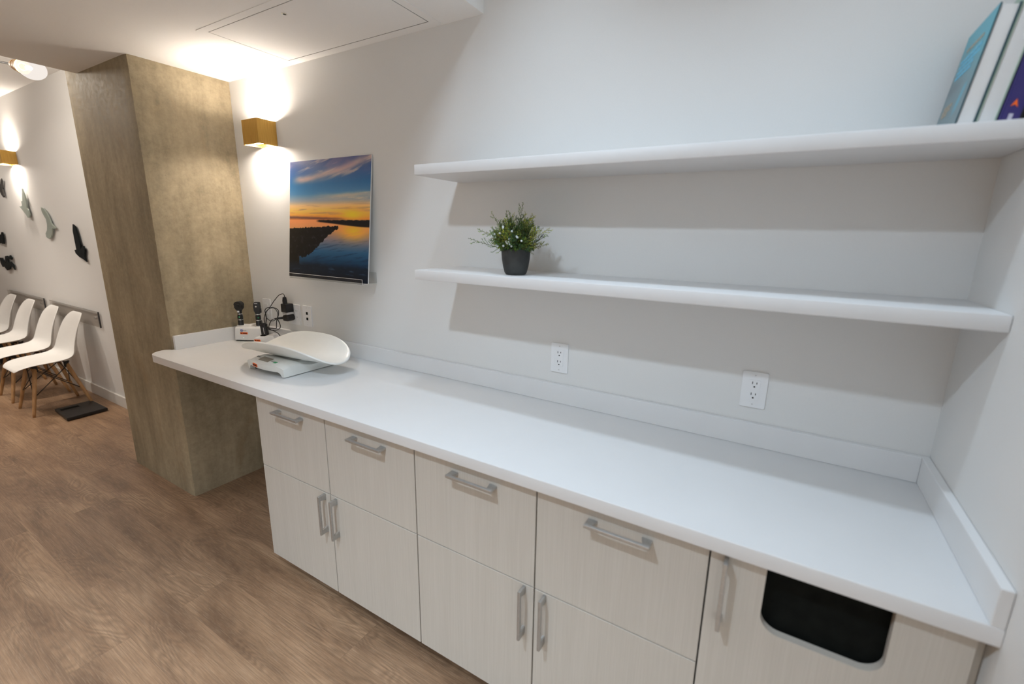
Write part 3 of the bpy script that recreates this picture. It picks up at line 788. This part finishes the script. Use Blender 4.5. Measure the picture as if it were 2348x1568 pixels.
for x in (-2.575, -2.342):
    for y in (-0.40, -0.19):
        obj('foot', lathe(B(), [(0, 0), (0.011, 0), (0.011, 0.0065), (0, 0.0065)], 16, (x, y, ZT + 0.0002)), M['rubber'], bs)
# display panel lies on the sloping front of the base
def on_slope(name, x0, x1, t0, t1, m, lift=0.0012, lab=None):
    bm = B(); vs = []
    def P(x, t, l):
        s = (x + 2.600) / 0.284; yf = -0.432 - 0.020 * math.sin(PI * s); y = yf + (-0.160 - yf) * t
        z = ZT + 0.054 + 0.010 * sst(0.0, 0.22, t) - 0.018 * sst(0.24, 0.55, t)
        return (x, y, z + l)
    n = 8
    g = [[[bm.verts.new(P(x0 + (x1 - x0) * i / n, t0 + (t1 - t0) * j / n, l)) for j in range(n + 1)] for i in range(n + 1)] for l in (-0.002, lift)]
    for i in range(n):
        for j in range(n):
            for k in (0, 1): bm.faces.new((g[k][i][j], g[k][i + 1][j], g[k][i + 1][j + 1], g[k][i][j + 1]))
    for i in range(n):
        for (u0, u1) in (((i, 0), (i + 1, 0)), ((i, n), (i + 1, n)), ((0, i), (0, i + 1)), ((n, i), (n, i + 1))):
            bm.faces.new((g[0][u0[0]][u0[1]], g[0][u1[0]][u1[1]], g[1][u1[0]][u1[1]], g[1][u0[0]][u0[1]]))
    return obj(name, bm, m, bs, label=lab)
on_slope('display', -2.522, -2.440, 0.085, 0.20, M['lcd'])
on_slope('button', -2.566, -2.550, 0.13, 0.16, M['grey_btn'])
on_slope('button', -2.545, -2.530, 0.13, 0.16, M['grey_btn'])
on_slope('button', -2.432, -2.415, 0.12, 0.15, M['grey_btn'])
on_slope('button', -2.408, -2.389, 0.095, 0.135, M['green'], lab='green button')
bm = B()
def yfr(x): return -0.432 - 0.020 * math.sin(PI * (x + 2.6) / 0.284)
vs = []
for x, z in ((-2.528, 0.031), (-2.488, 0.031), (-2.488, 0.046), (-2.528, 0.046)): vs.append(bm.verts.new((x, yfr(x) - 0.0005, ZT + z)))
bk = [bm.verts.new(v.co + Vector((0, 0.003, 0))) for v in vs]
bm.faces.new(vs); bm.faces.new(bk[::-1])
for i in range(4): bm.faces.new((vs[i], bk[i], bk[(i + 1) % 4], vs[(i + 1) % 4]))
stk = obj('asset_sticker', bm, M['orange'], bs, label='orange sticker')
bm = B()
for x0_, x1_ in ((-2.525, -2.516), (-2.513, -2.502), (-2.501, -2.491)):
    xm = (x0_ + x1_) / 2; box(bm, x0_, x1_, yfr(xm) - 0.0016, yfr(xm) + 0.001, ZT + 0.035, ZT + 0.042)
obj('sticker_print', bm, M['ink'], stk)
TCX, TCY, TZ0 = -2.432, -0.290, ZT + 0.054
TC, TS = math.cos(math.radians(5.5)), math.sin(math.radians(5.5))
def tray_part():
    bm = B(); nr, na = 22, 96; Lx, Ly, pw = 0.300, 0.158, 2.5
    rings = []
    for i in range(1, nr + 1):
        r = i / nr; ring = []
        for k in range(na):
            a = 2 * PI * k / na; ca, sa = math.cos(a), math.sin(a)
            x = Lx * r * math.copysign(abs(ca) ** (2 / pw), ca); y = Ly * r * math.copysign(abs(sa) ** (2 / pw), sa)
            z = 3.8 * y * y + 0.08 * x * x
            if i == nr: z -= 0.003
            y2 = y * (1 - 0.108 * y * y / (Ly * Ly))
            ring.append(bm.verts.new((TCX + x * TC - y2 * TS, TCY + x * TS + y2 * TC, TZ0 + z)))
        rings.append(ring)
    c = bm.verts.new((TCX, TCY, TZ0))
    for k in range(na): bm.faces.new((c, rings[0][k], rings[0][(k + 1) % na]))
    for a_, b_ in zip(rings, rings[1:]):
        for k in range(na): bm.faces.new((a_[k], b_[k], b_[(k + 1) % na], a_[(k + 1) % na]))
    return bm
tr = obj('weighing_tray', tray_part(), M['scale'], bs, smooth=True)
md = tr.modifiers.new('thick', 'SOLIDIFY'); md.thickness = 0.008; md.offset = 1.0
md = tr.modifiers.new('round', 'BEVEL'); md.width = 0.002; md.segments = 2; md.limit_method = 'ANGLE'
obj('tray_support', box(B(), -2.545, -2.355, -0.335, -0.235, ZT + 0.040, TZ0 + 0.001, 0.004), M['scale'], bs)

# ------------------------------------------------------------------ instrument charger with its two handles, small charger, adapters
CR = math.radians(26.5)
CA = Vector((-3.158, -0.098, ZT))
ca = thing('charger_base', 'larger white charging base holding two black diagnostic handles by the pillar', 'charger', CA, CR)
def wedge(w, d, h, top_in=0.008, back_h=None):
    bm = B(); b = back_h or h
    lo = [(-w / 2, -d / 2), (w / 2, -d / 2), (w / 2, d / 2), (-w / 2, d / 2)]
    hi = [(-w / 2 + top_in, -d / 2 + top_in), (w / 2 - top_in, -d / 2 + top_in), (w / 2 - top_in, d / 2 - top_in * .3), (-w / 2 + top_in, d / 2 - top_in * .3)]
    A_ = [bm.verts.new((x, y, 0.006)) for x, y in lo]; B_ = [bm.verts.new((x, y, h if y < 0 else b)) for x, y in hi]
    fs = [bm.faces.new(A_[::-1]), bm.faces.new(B_)]
    for i in range(4): fs.append(bm.faces.new((A_[i], A_[(i + 1) % 4], B_[(i + 1) % 4], B_[i])))
    bmesh.ops.bevel(bm, geom=list({e for f in fs for e in f.edges}), offset=0.008, segments=4, profile=0.5, affect='EDGES')
    return bm
def L_(n, bm, m, par, smooth=False, label=None): return obj(n, bm, m, par, smooth, world=False, label=label)
CW, CD, CH = 0.178, 0.074, 0.083
L_('charger_body', wedge(CW, CD, CH, 0.006, CH + 0.012), M['white'], ca, 40)
L_('foot_pad', box(B(), -CW / 2 + 0.008, CW / 2 - 0.008, -CD / 2 + 0.006, CD / 2 - 0.006, 0.0004, 0.0065), M['rubber'], ca)
for sx in (-0.064, 0.048):
    L_('well_ring', lathe(B(), [(0.0160, 0), (0.021, 0), (0.021, 0.0035), (0.0160, 0.0035), (0.0160, 0)], 24, (sx, 0.004, CH + 0.0050)), M['white'], ca, 40)
fy = -CD / 2 + 0.0025
def marks(par, x0, z0, cells, m, y, name):
    bm = B()
    for a, b, c, d in cells: box(bm, x0 + a, x0 + b, y - 0.0008, y + 0.004, z0 + c, z0 + d)
    return L_(name, bm, m, par)
lg_ = marks(ca, -0.044, 0.060, [(0, 0.0115, 0, 0.0115)], M['blue'], fy - 0.0006, 'logo_mark')
marks(lg_, -0.044, 0.060, [(0.0045, 0.0095, 0.0065, 0.0085), (0.0045, 0.0065, 0.0025, 0.0085)], M['white'], fy - 0.0012, 'logo_stroke')
marks(ca, -0.029, 0.064, [(0, .003, 0, .005), (.004, .007, 0, .0036), (.008, .011, 0, .0036), (.012, .0145, 0, .0046), (.016, .019, 0, .0036)], M['grey_ink'], fy - 0.0004, 'maker_lettering')
sk = marks(ca, -0.047, 0.044, [(0, 0.044, 0, 0.0115)], M['orange'], fy - 0.0010, 'asset_sticker')
marks(sk, -0.047, 0.044, [(.003, .007, .003, .0085), (.008, .0125, .003, .0085), (.018, .022, .003, .0085), (.023, .027, .003, .0085), (.028, .033, .003, .0085), (.034, .040, .003, .0085)], M['ink'], fy - 0.0016, 'sticker_print')
marks(ca, -0.030, 0.021, [(0, 0.003, 0, 0.003)], M['tiny_led'], fy - 0.0022, 'status_light')

def well(sx): return CA + Matrix.Rotation(CR, 3, 'Z') @ Vector((sx, 0.004, CH + 0.0055))
def scope_handle(t, H):
    L_('handle', lathe(B(), [(0, 0), (0.0150, 0), (0.0150, 0.030), (0.0138, 0.032), (0.0138, 0.034)], 28), M['black'], t, 40)
    L_('chrome_ring', lathe(B(), [(0.0139, 0.034), (0.0150, 0.034), (0.0150, 0.0385), (0.0139, 0.0385)], 28), M['chrome'], t, 40, 'chrome ring')
    L_('grip', lathe(B(), [(0.0139, 0.0385), (0.0152, 0.043), (0.0148, 0.058), (0.0130, 0.066), (0.0118, 0.069)], 28), M['black'], t, 40)
    L_('neck_ring', lathe(B(), [(0.0110, 0.069), (0.0128, 0.069), (0.0128, 0.0735), (0.0110, 0.0735)], 28), M['chrome'], t, 40, 'chrome ring')
    L_('power_dot', lathe(B(), [(0, 0), (0.0045, 0), (0.0040, 0.0012), (0, 0.0014)], 16, (0.004, -0.0143, 0.053), (0, -1, 0)), M['green'], t, False, 'green button')
w1 = well(-0.064)
ot = thing('otoscope', 'black otoscope with a round head standing in the left well of the charging base', 'otoscope', w1, CR)
scope_handle(ot, 0)
def oto_head():
    bm = B()
    prof = [(0.0110, 0.0735), (0.0125, 0.085), (0.0150, 0.096)]
    lathe(bm, prof, 24)
    # teardrop disc head facing the room
    pts = []
    for k in range(40):
        a = -PI / 2 + 2 * PI * k / 40; r = 0.0245
        x, z = r * math.cos(a), r * math.sin(a)
        if z < 0: x *= 1 - 0.35 * (-z / r) ** 2; z *= 1.35
        pts.append((x, 0.122 + z))
    prism(bm, pts, -0.013, 0.014, 'xz', 0.005)
    return bm
L_('head', oto_head(), M['black'], ot, 40)
L_('lens', lathe(B(), [(0, 0), (0.009, 0), (0.0075, 0.004), (0, 0.0045)], 24, (0.004, -0.0132, 0.122), (0, -1, 0)), M['black'], ot, 40, 'dark glass lens')
L_('badge', box(B(), -0.005, 0.006, -0.0150, -0.0100, 0.081, 0.091, 0.001), M['white'], ot, label='white square badge')
w2 = well(0.048)
op = thing('ophthalmoscope', 'black ophthalmoscope with a boxy head standing in the right well of the charging base', 'ophthalmoscope', w2, CR + 0.35)
scope_handle(op, 0)
bm = B(); prism(bm, [(-0.011, 0.0735), (0.011, 0.0735), (0.0165, 0.088), (0.0175, 0.112), (0.0165, 0.140), (0.012, 0.1455), (-0.011, 0.1455), (-0.017, 0.138), (-0.0185, 0.118), (-0.016, 0.094)], -0.014, 0.016, 'xz', 0.004)
L_('head', bm, M['black'], op, 40)
L_('dial', box(B(), 0.015, 0.020, -0.008, 0.010, 0.080, 0.106, 0.001), M['black'], op)
L_('aperture', box(B(), -0.010, 0.006, -0.0152, -0.013, 0.1365, 0.1395), M['silver'], op, label='silver brow rest line')
L_('eyepiece', lathe(B(), [(0, 0), (0.005, 0), (0.004, 0.0025), (0, 0.003)], 20, (-0.003, -0.0138, 0.120), (0, -1, 0)), M['nickel'], op, 40)

CB = Vector((-2.992, -0.098, ZT))
cb = thing('charger_base', 'smaller white wedge charger beside the curved scale tray', 'charger', CB, CR)
def wedge2():
    bm = B(); fs = []
    prism(bm, [(-0.072, 0.001), (0.072, 0.001), (0.050, 0.058), (0.022, 0.060), (-0.010, 0.050), (-0.062, 0.043), (-0.070, 0.035)], -0.030, 0.028, 'xz', 0.004)
    return bm
L_('charger_body', wedge2(), M['white'], cb, 40)
sk = marks(cb, -0.064, 0.021, [(0, 0.036, 0, 0.011)], M['orange'], -0.0300, 'asset_sticker')
marks(sk, -0.064, 0.021, [(.003, .0065, .003, .008), (.0075, .011, .003, .008), (.016, .020, .003, .008), (.021, .025, .003, .008), (.026, .031, .003, .008)], M['ink'], -0.0308, 'sticker_print')
L_('slot', box(B(), -0.036, 0.006, -0.016, 0.014, 0.050, 0.0535), M['void'], cb, label='dark slot')
th_ = thing('thermometer_probe', 'black handheld unit with a silver stripe standing in the smaller charger', 'handset', CB + Matrix.Rotation(CR, 3, 'Z') @ Vector((-0.014, -0.001, 0.052)), CR)
th_.rotation_euler = (0, math.radians(-4), CR)
L_('body', box(B(), -0.017, 0.017, -0.012, 0.012, 0.002, 0.068, 0.004), M['black'], th_, 40)
L_('stripe', box(B(), 0.001, 0.005, -0.0126, -0.0115, 0.010, 0.048), M['silver'], th_, label='silver stripe')
L_('neck', box(B(), -0.009, 0.012, -0.010, 0.010, 0.066, 0.073, 0.002), M['black'], th_, 40)

ya = -0.062
pa = thing('power_adapter', 'upper black power adapter with a cord plugged in from above', 'power adapter', (-2.885, -0.04, 1.118))
obj('adapter_body', box(B(), -2.908, -2.858, -0.056, -0.0085, 1.092, 1.142, 0.004), M['black'], pa, smooth=40)
obj('rating_label', box(B(), -2.900, -2.860, -0.0530, -0.0088, 1.080, 1.0925, 0.001), M['silver'], pa, label='pale silver label band')
obj('cable_plug', prism(B(), [(-2.888, 1.140), (-2.868, 1.140), (-2.869, 1.160), (-2.874, 1.181), (-2.883, 1.181), (-2.887, 1.160)], -0.055, -0.036, 'xz', 0.003), M['black'], pa, smooth=40)
def Y(pts, y0, y1): return [(p[0], y0 + (y1 - y0) * i / (len(pts) - 1), p[1]) for i, p in enumerate(pts)]
XO = -0.035        # the cords hang closer to the room than the wall plates
top = [(-2.840, 1.178), (-2.843, 1.193), (-2.852, 1.199), (-2.872, 1.190), (-2.905, 1.152), (-2.932, 1.116), (-2.959, 1.090), (-2.984, 1.063), (-2.993, 1.038), (-2.985, 1.015), (-2.964, 0.994), (-2.940, 0.984), (-2.912, 0.977), (-2.893, 0.968), (-2.889, 0.957), (-2.898, 0.946)]
obj('power_cord', tube(B(), smoothc([(p[0] + XO, y, p[1]) for p, y in zip(top, [-.046, -.046, -.048, -.06, -.075, -.085, -.09, -.09, -.09, -.09, -.088, -.085, -.08, -.075, -.07, -.06])]), 0.0021, 8), M['black'], pa, smooth=True)
pb = thing('power_adapter', 'lower black power adapter with its cord coiled in loops', 'power adapter', (-2.885, -0.04, 1.062))
obj('adapter_body', prism(B(), [(-2.896, 1.043), (-2.862, 1.043), (-2.853, 1.052), (-2.853, 1.068), (-2.862, 1.079), (-2.892, 1.076), (-2.902, 1.062)], -0.056, -0.0085, 'xz', 0.004), M['black'], pb, smooth=40)
obj('cable_plug', tube(B(), [(-2.896, -0.045, 1.060), (-2.922, -0.062, 1.056), (-2.942, -0.078, 1.052)], [0.0075, 0.0065, 0.004], 10), M['black'], pb, smooth=True)
loop = [(-2.942, 1.052), (-2.965, 1.040), (-2.985, 1.018), (-2.996, 0.998), (-2.985, 0.984)]
pts = [(p[0], -0.085, p[1]) for p in loop]
big = [(-2.962, 0.991), (-2.925, 0.996), (-2.892, 1.004), (-2.864, 1.026), (-2.852, 1.056), (-2.853, 1.086), (-2.868, 1.110), (-2.895, 1.122), (-2.927, 1.121), (-2.960, 1.104), (-2.984, 1.078), (-2.992, 1.050), (-2.984, 1.022), (-2.962, 1.000), (-2.930, 0.990), (-2.892, 0.992), (-2.862, 1.010), (-2.845, 1.040), (-2.846, 1.068)]
obj('power_cord', tube(B(), smoothc(pts + [(p[0] - 0.022, -0.095 + 0.012 * math.sin(i * 1.3), p[1]) for i, p in enumerate(big)]), 0.0025, 8), M['black'], pb, smooth=True)
small = [(-2.927, 1.112), (-2.895, 1.120), (-2.868, 1.114), (-2.852, 1.094), (-2.858, 1.070), (-2.880, 1.052), (-2.915, 1.042), (-2.950, 1.045), (-2.972, 1.062), (-2.970, 1.084), (-2.948, 1.104), (-2.927, 1.112)]
obj('cord_loop', tube(B(), smoothc([(p[0] - 0.030, -0.092, p[1]) for p in small]), 0.0019, 8), M['black'], pb, smooth=True)
sc = [(-3.092, -0.075, 1.026), (-3.072, -0.082, 1.029), (-3.052, -0.090, 1.026), (-3.040, -0.096, 1.016)]
so = obj('charging_cord', tube(B(), smoothc(sc), 0.0024, 8), M['black'], th_, smooth=True, world=False)
so.matrix_parent_inverse = (Matrix.Translation(th_.location) @ th_.rotation_euler.to_matrix().to_4x4()).inverted()

# ------------------------------------------------------------------ birds on the far wall
BIRDS = {
 'dark_right': [(-5.63, 1.563), (-5.588, 1.545), (-5.564, 1.469), (-5.55, 1.405), (-5.559, 1.357), (-5.521, 1.385), (-5.488, 1.389), (-5.471, 1.36), (-5.506, 1.305), (-5.48, 1.258), (-5.543, 1.279), (-5.623, 1.294), (-5.689, 1.322), (-5.699, 1.349), (-5.656, 1.353), (-5.657, 1.444), (-5.655, 1.509)],
 'pale_left': [(-6.732, 1.882), (-6.703, 1.832), (-6.687, 1.78), (-6.705, 1.708), (-6.679, 1.684), (-6.677, 1.641), (-6.692, 1.618), (-6.737, 1.615), (-6.771, 1.642), (-6.84, 1.682), (-6.92, 1.723), (-6.879, 1.72), (-6.829, 1.729), (-6.833, 1.769), (-6.79, 1.768), (-6.764, 1.827)],
 'pale_mid': [(-6.315, 1.707), (-6.264, 1.697), (-6.198, 1.653), (-6.154, 1.603), (-6.145, 1.571), (-6.113, 1.55), (-6.066, 1.538), (-6.059, 1.525), (-6.093, 1.522), (-6.137, 1.524), (-6.162, 1.483), (-6.213, 1.444), (-6.277, 1.429), (-6.335, 1.444), (-6.336, 1.474), (-6.278, 1.507), (-6.246, 1.558), (-6.247, 1.603), (-6.284, 1.634), (-6.318, 1.672)],
 'dark_top': [(-7.304, 1.995), (-7.287, 1.971), (-7.345, 1.897), (-7.334, 1.834), (-7.362, 1.813), (-7.412, 1.842), (-7.447, 1.893), (-7.497, 1.908), (-7.434, 1.924), (-7.367, 1.946)],
 'dark_mid': [(-7.707, 1.468), (-7.671, 1.465), (-7.68, 1.405), (-7.715, 1.343), (-7.768, 1.342), (-7.822, 1.356), (-7.886, 1.342), (-7.946, 1.368), (-7.935, 1.415), (-7.839, 1.401), (-7.828, 1.447), (-7.767, 1.426)],
 'dark_low': [(-7.997, 1.185), (-7.903, 1.186), (-7.883, 1.143), (-7.808, 1.139), (-7.779, 1.21), (-7.696, 1.218), (-7.655, 1.204), (-7.586, 1.23), (-7.542, 1.205), (-7.572, 1.181), (-7.628, 1.19), (-7.723, 1.182), (-7.701, 1.144), (-7.613, 1.16), (-7.536, 1.129), (-7.538, 1.076), (-7.579, 1.104), (-7.652, 1.108), (-7.702, 1.074), (-7.819, 1.056), (-7.866, 1.081), (-7.915, 1.102), (-7.956, 1.084), (-8.001, 1.129)]}
for k, m, lab in (('dark_right', 'bird_dark', 'black diving bird cut-out on the wall nearest the concrete pillar'),
                  ('pale_left', 'bird_pale', 'pale green bird cut-out straight below the far sconce'),
                  ('pale_mid', 'bird_pale', 'pale green bird cut-out between the other pale bird and the black diving bird'),
                  ('dark_top', 'bird_grey', 'dark grey bird cut-out highest at the left edge of the photo'),
                  ('dark_mid', 'bird_dark', 'small black bird cut-out at the left edge above the ragged one'),
                  ('dark_low', 'bird_dark', 'ragged black bird cut-out lowest on the far wall')):
    o = recentre(obj('bird_cutout', prism(B(), BIRDS[k], -0.122, -0.112, 'xz'), M[m]))
    tag(o, lab, 'wall decoration', 'bird cut-outs on the far wall')
    xs = [p[0] for p in BIRDS[k]]; zs = [p[1] for p in BIRDS[k]]
    cx = sum(xs) / len(xs); cz = sum(zs) / len(zs)
    # mounting pin to the wall
    pin = obj('mounting_pin', lathe(B(), [(0, 0), (0.006, 0), (0.006, 0.0135), (0, 0.0135)], 10, (0, 0.0, 0), (0, 1, 0)), M['bird_back'], o, world=False)
    pin.location = (0, 0.004, 0)

# ------------------------------------------------------------------ shell chairs along the far wall
def shell():
    prof = [(0.235, 0.388), (0.222, 0.406), (0.190, 0.420), (0.130, 0.424), (0.060, 0.420), (-0.010, 0.416), (-0.070, 0.417), (-0.115, 0.428), (-0.150, 0.455), (-0.168, 0.495), (-0.180, 0.550), (-0.192, 0.615), (-0.205, 0.680), (-0.220, 0.740), (-0.236, 0.785), (-0.250, 0.808)]
    half = [0.150, 0.184, 0.202, 0.212, 0.222, 0.228, 0.232, 0.234, 0.234, 0.226, 0.212, 0.200, 0.190, 0.174, 0.146, 0.100]
    lift = [0.000, 0.002, 0.006, 0.014, 0.022, 0.030, 0.036, 0.036, 0.026, 0.014, 0.006, 0.002, 0, 0, 0, 0]      # seat edges rise
    wrap = [0, 0, 0, 0, 0, 0.004, 0.012, 0.026, 0.042, 0.052, 0.052, 0.046, 0.036, 0.024, 0.012, 0.004]           # back wraps forward
    bm = B(); n = 14; g = []
    for (y, z), h, l, w in zip(prof, half, lift, wrap):
        g.append([bm.verts.new((h * (2 * k / n - 1), y + w * abs(2 * k / n - 1) ** 2.2, z + l * abs(2 * k / n - 1) ** 2.4)) for k in range(n + 1)])
    for a, b in zip(g, g[1:]):
        for k in range(n): bm.faces.new((a[k], a[k + 1], b[k + 1], b[k]))
    return bm
def make_chair(label):
    t = thing('shell_chair', label, 'chair', (0, 0, 0), 0, 'white shell chairs along the far wall')
    o = obj('seat_shell', shell(), M['chair'], t, smooth=True, world=False)
    md = o.modifiers.new('thick', 'SOLIDIFY'); md.thickness = 0.007; md.offset = -1
    md = o.modifiers.new('soft', 'SUBSURF'); md.levels = 1; md.render_levels = 2
    topp, foot = {}, {}
    for sx in (-1, 1):
        for sy in (-1, 1):
            a = Vector((sx * 0.105, sy * 0.095 + 0.01, 0.392)); b = Vector((sx * 0.183, sy * 0.186, 0.0))
            topp[sx, sy], foot[sx, sy] = a, b
            obj('leg', tube(B(), [b, b.lerp(a, 0.08), b.lerp(a, 0.6), a], [0.0095, 0.0110, 0.0140, 0.0155], 14), M['leg'], t, smooth=True, world=False)
    bm = B(); w = lambda k, s: topp[k].lerp(foot[k], s)
    for a, b, s0, s1 in (((-1, -1), (1, -1), 0.05, 0.60), ((1, -1), (-1, -1), 0.05, 0.60), ((-1, 1), (1, 1), 0.05, 0.60), ((1, 1), (-1, 1), 0.05, 0.60),
                         ((-1, -1), (-1, 1), 0.05, 0.60), ((-1, 1), (-1, -1), 0.05, 0.60), ((1, -1), (1, 1), 0.05, 0.60), ((1, 1), (1, -1), 0.05, 0.60)):
        tube(bm, [w(a, s0), w(b, s1)], 0.0035, 8)
    obj('wire_brace', bm, M['blackmetal'], t, smooth=True, world=False)
    bm = B()
    for sx in (-1, 1):
        for sy in (-1, 1):
            a = topp[sx, sy]; tube(bm, [a + Vector((0, 0, -0.03)), a + Vector((0, 0, 0.014))], 0.017, 12)
            tube(bm, [a + Vector((0, 0, 0.008)), a + Vector((sx * 0.015, sy * 0.015, 0.016))], 0.008, 8)
    tube(bm, [topp[-1, -1] + Vector((0, 0, 0.004)), topp[1, -1] + Vector((0, 0, 0.004))], 0.006, 8); tube(bm, [topp[-1, 1] + Vector((0, 0, 0.004)), topp[1, 1] + Vector((0, 0, 0.004))], 0.006, 8)
    obj('seat_mount', bm, M['blackmetal'], t, smooth=True, world=False)
    return t
def dup(root, loc, rotz, label):
    r = root.copy(); COL.objects.link(r); r.location = loc; r.rotation_euler = (0, 0, rotz); r['label'] = label
    for ch in list(root.children):
        c = ch.copy(); COL.objects.link(c); c.parent = r
    return r
# local +y is the front of the chair; chairs face the room (-Y)
ch0 = make_chair('white shell chair nearest the concrete pillar, first in the row by the far wall')
for i, (x, y, rz, lab) in enumerate(((-5.812, -0.400, 180, None), (-6.392, -0.396, 180, 'second white shell chair in the row counted from the concrete pillar'),
                                     (-7.060, -0.395, 180, 'third white shell chair in the row counted from the concrete pillar'), (-7.660, -0.395, 180, 'fourth white shell chair from the pillar, farthest away at the left edge'))):
    if i == 0: ch0.location = (x, y, 0); ch0.rotation_euler = (0, 0, math.radians(rz))
    else: dup(ch0, (x, y, 0), math.radians(rz), lab)

# ------------------------------------------------------------------ acrylic racks, floor pad, books behind the chairs
def rail_panel(x0, x1, label):
    t = thing('acrylic_panel', label, 'wall panel', ((x0 + x1) / 2, -0.10, 0.70), 0, 'clear acrylic panels on the far wall')
    y0 = -0.10; z0, z1 = 0.700, 0.835
    obj('sheet', box(B(), x0, x1, y0 - 0.020, y0 - 0.015, z0, z1 - 0.003), M['acrylic_smoke'], t)
    obj('end_edge', box(B(), x1, x1 + 0.005, y0 - 0.0205, y0 - 0.010, z0 - 0.004, z1), M['dark_edge'], t, label='dark end edge')
    obj('top_edge', box(B(), x0, x1, y0 - 0.0205, y0 - 0.0145, z1 - 0.003, z1), M['dark_edge2'], t, label='grey top edge')
    for k in range(3):
        x = x0 + (x1 - x0) * (0.10 + 0.42 * k)
        obj('standoff', lathe(B(), [(0, 0), (0.012, 0), (0.012, 0.0235), (0, 0.0235)], 14, (x, y0 - 0.024, 0.775), (0, 1, 0)), M['chrome'], t)
    return t
M['dark_edge2'] = plain('grey_acrylic_edge', (0.22, 0.21, 0.20), 0.25)
rail_panel(-6.640, -5.465, 'clear acrylic panel on the far wall behind the two nearest chairs')
rail_panel(-8.000, -6.815, 'clear acrylic panel on the far wall behind the two farthest chairs')
def rot2(cx, cy, w, d, a):
    c, s = math.cos(a), math.sin(a); return [(cx + x * c - y * s, cy + x * s + y * c) for x, y in ((-w / 2, -d / 2), (w / 2, -d / 2), (w / 2, d / 2), (-w / 2, d / 2))]
fs_ = thing('floor_scale', 'flat black floor scale lying on the wood floor near the pillar', 'floor scale', (-5.480, -0.340, 0))
quad = [(-5.643, -0.457), (-5.300, -0.474), (-5.319, -0.213), (-5.657, -0.214)]
obj('platform', prism(B(), quad, 0.006, 0.030, 'xy', 0.004), M['black'], fs_)
obj('display_window', prism(B(), [(-5.590, -0.440), (-5.545, -0.442), (-5.545, -0.325), (-5.592, -0.324)], 0.0295, 0.0308, 'xy'), M['void'], fs_)
obj('base', prism(B(), [(-5.62, -0.437), (-5.32, -0.452), (-5.337, -0.233), (-5.635, -0.234)], 0.0002, 0.0065, 'xy'), M['rubber'], fs_)
for i, (x, w, h, c, lab) in enumerate(((-8.28, 0.05, 0.25, (40, 58, 40), 'dark green book on the floor behind the chairs, left of the red one'), (-8.20, 0.07, 0.27, (128, 44, 32), 'red book on the floor behind the farthest chairs'),
                                       (-8.115, 0.05, 0.26, (196, 178, 150), 'cream book on the floor beside the red book'), (-8.03, 0.09, 0.25, (30, 36, 38), 'thick black book on the floor at the right end of the books behind the chairs'))):
    t = thing('book', lab, 'book', (x, -0.22, 0), 0, 'books behind the chairs')
    mm = plain('book_cover', rgb(*c), 0.5)
    bm = B(); box(bm, x - w / 2, x - w / 2 + .004, -0.30, -0.14, 0.0005, h); box(bm, x + w / 2 - .004, x + w / 2, -0.30, -0.14, 0.0005, h); box(bm, x - w / 2 + .004, x + w / 2 - .004, -0.30, -0.296, 0.0005, h)
    obj('cover', bm, mm, t); obj('pages', box(B(), x - w / 2 + .004, x + w / 2 - .004, -0.296, -0.145, 0.004, h - 0.006), M['paper'], t)

# ------------------------------------------------------------------ lamp with bare bulb beyond the soffit
be = Vector((-4.350, -0.591, 2.4375)); bt = Vector((-4.165, -0.535, 2.398)); LB = (bt - be).length; ax = (bt - be) / LB
lp = thing('bulb_lamp', 'bare glowing globe bulb in a wooden socket at the upper left corner', 'lamp', be)
k_ = LB / 0.176
pr_ = lambda P: [(r * k_, h * k_) for r, h in P]
obj('bulb', lathe(B(), pr_([(0.016, 0.060), (0.024, 0.064), (0.036, 0.076), (0.046, 0.094), (0.051, 0.114), (0.050, 0.134), (0.043, 0.154), (0.030, 0.168), (0.014, 0.1750), (0, 0.176)]), 36, be, ax), M['bulb'], lp, smooth=True)
obj('bulb_core', lathe(B(), pr_([(0, 0.082), (0.006, 0.085), (0.010, 0.094), (0.010, 0.106), (0.006, 0.115), (0, 0.118)]), 24, be, ax), M['bulb_core'], lp, smooth=True)
M['socket'] = plain('turned_wood', (0.42, 0.24, 0.085), 0.5, var=0.15, nscale=40)
obj('socket', lathe(B(), pr_([(0, 0.0), (0.020, 0.0), (0.022, 0.008), (0.026, 0.016), (0.026, 0.021), (0.024, 0.023), (0.029, 0.032), (0.029, 0.038), (0.027, 0.040), (0.034, 0.050), (0.034, 0.060), (0.015, 0.061)]), 32, be, ax), M['socket'], lp, smooth=40)
p0 = be + ax * 0.004
obj('cord', tube(B(), smoothc([p0, p0 - ax * 0.10, p0 + Vector((-0.30, -0.10, 0.05)), p0 + Vector((-0.55, -0.16, 0.12)), Vector((p0.x - 0.70, p0.y - 0.18, 2.60)), Vector((p0.x - 0.74, p0.y - 0.18, 2.68))]), 0.005, 8), M['blackmetal'], lp, smooth=True)
obj('ceiling_rose', lathe(B(), [(0, 0), (0.05, 0), (0.045, -0.02), (0, -0.022)], 28, (p0.x - 0.74, p0.y - 0.18, 2.6945)), M['blackmetal'], lp, smooth=40)
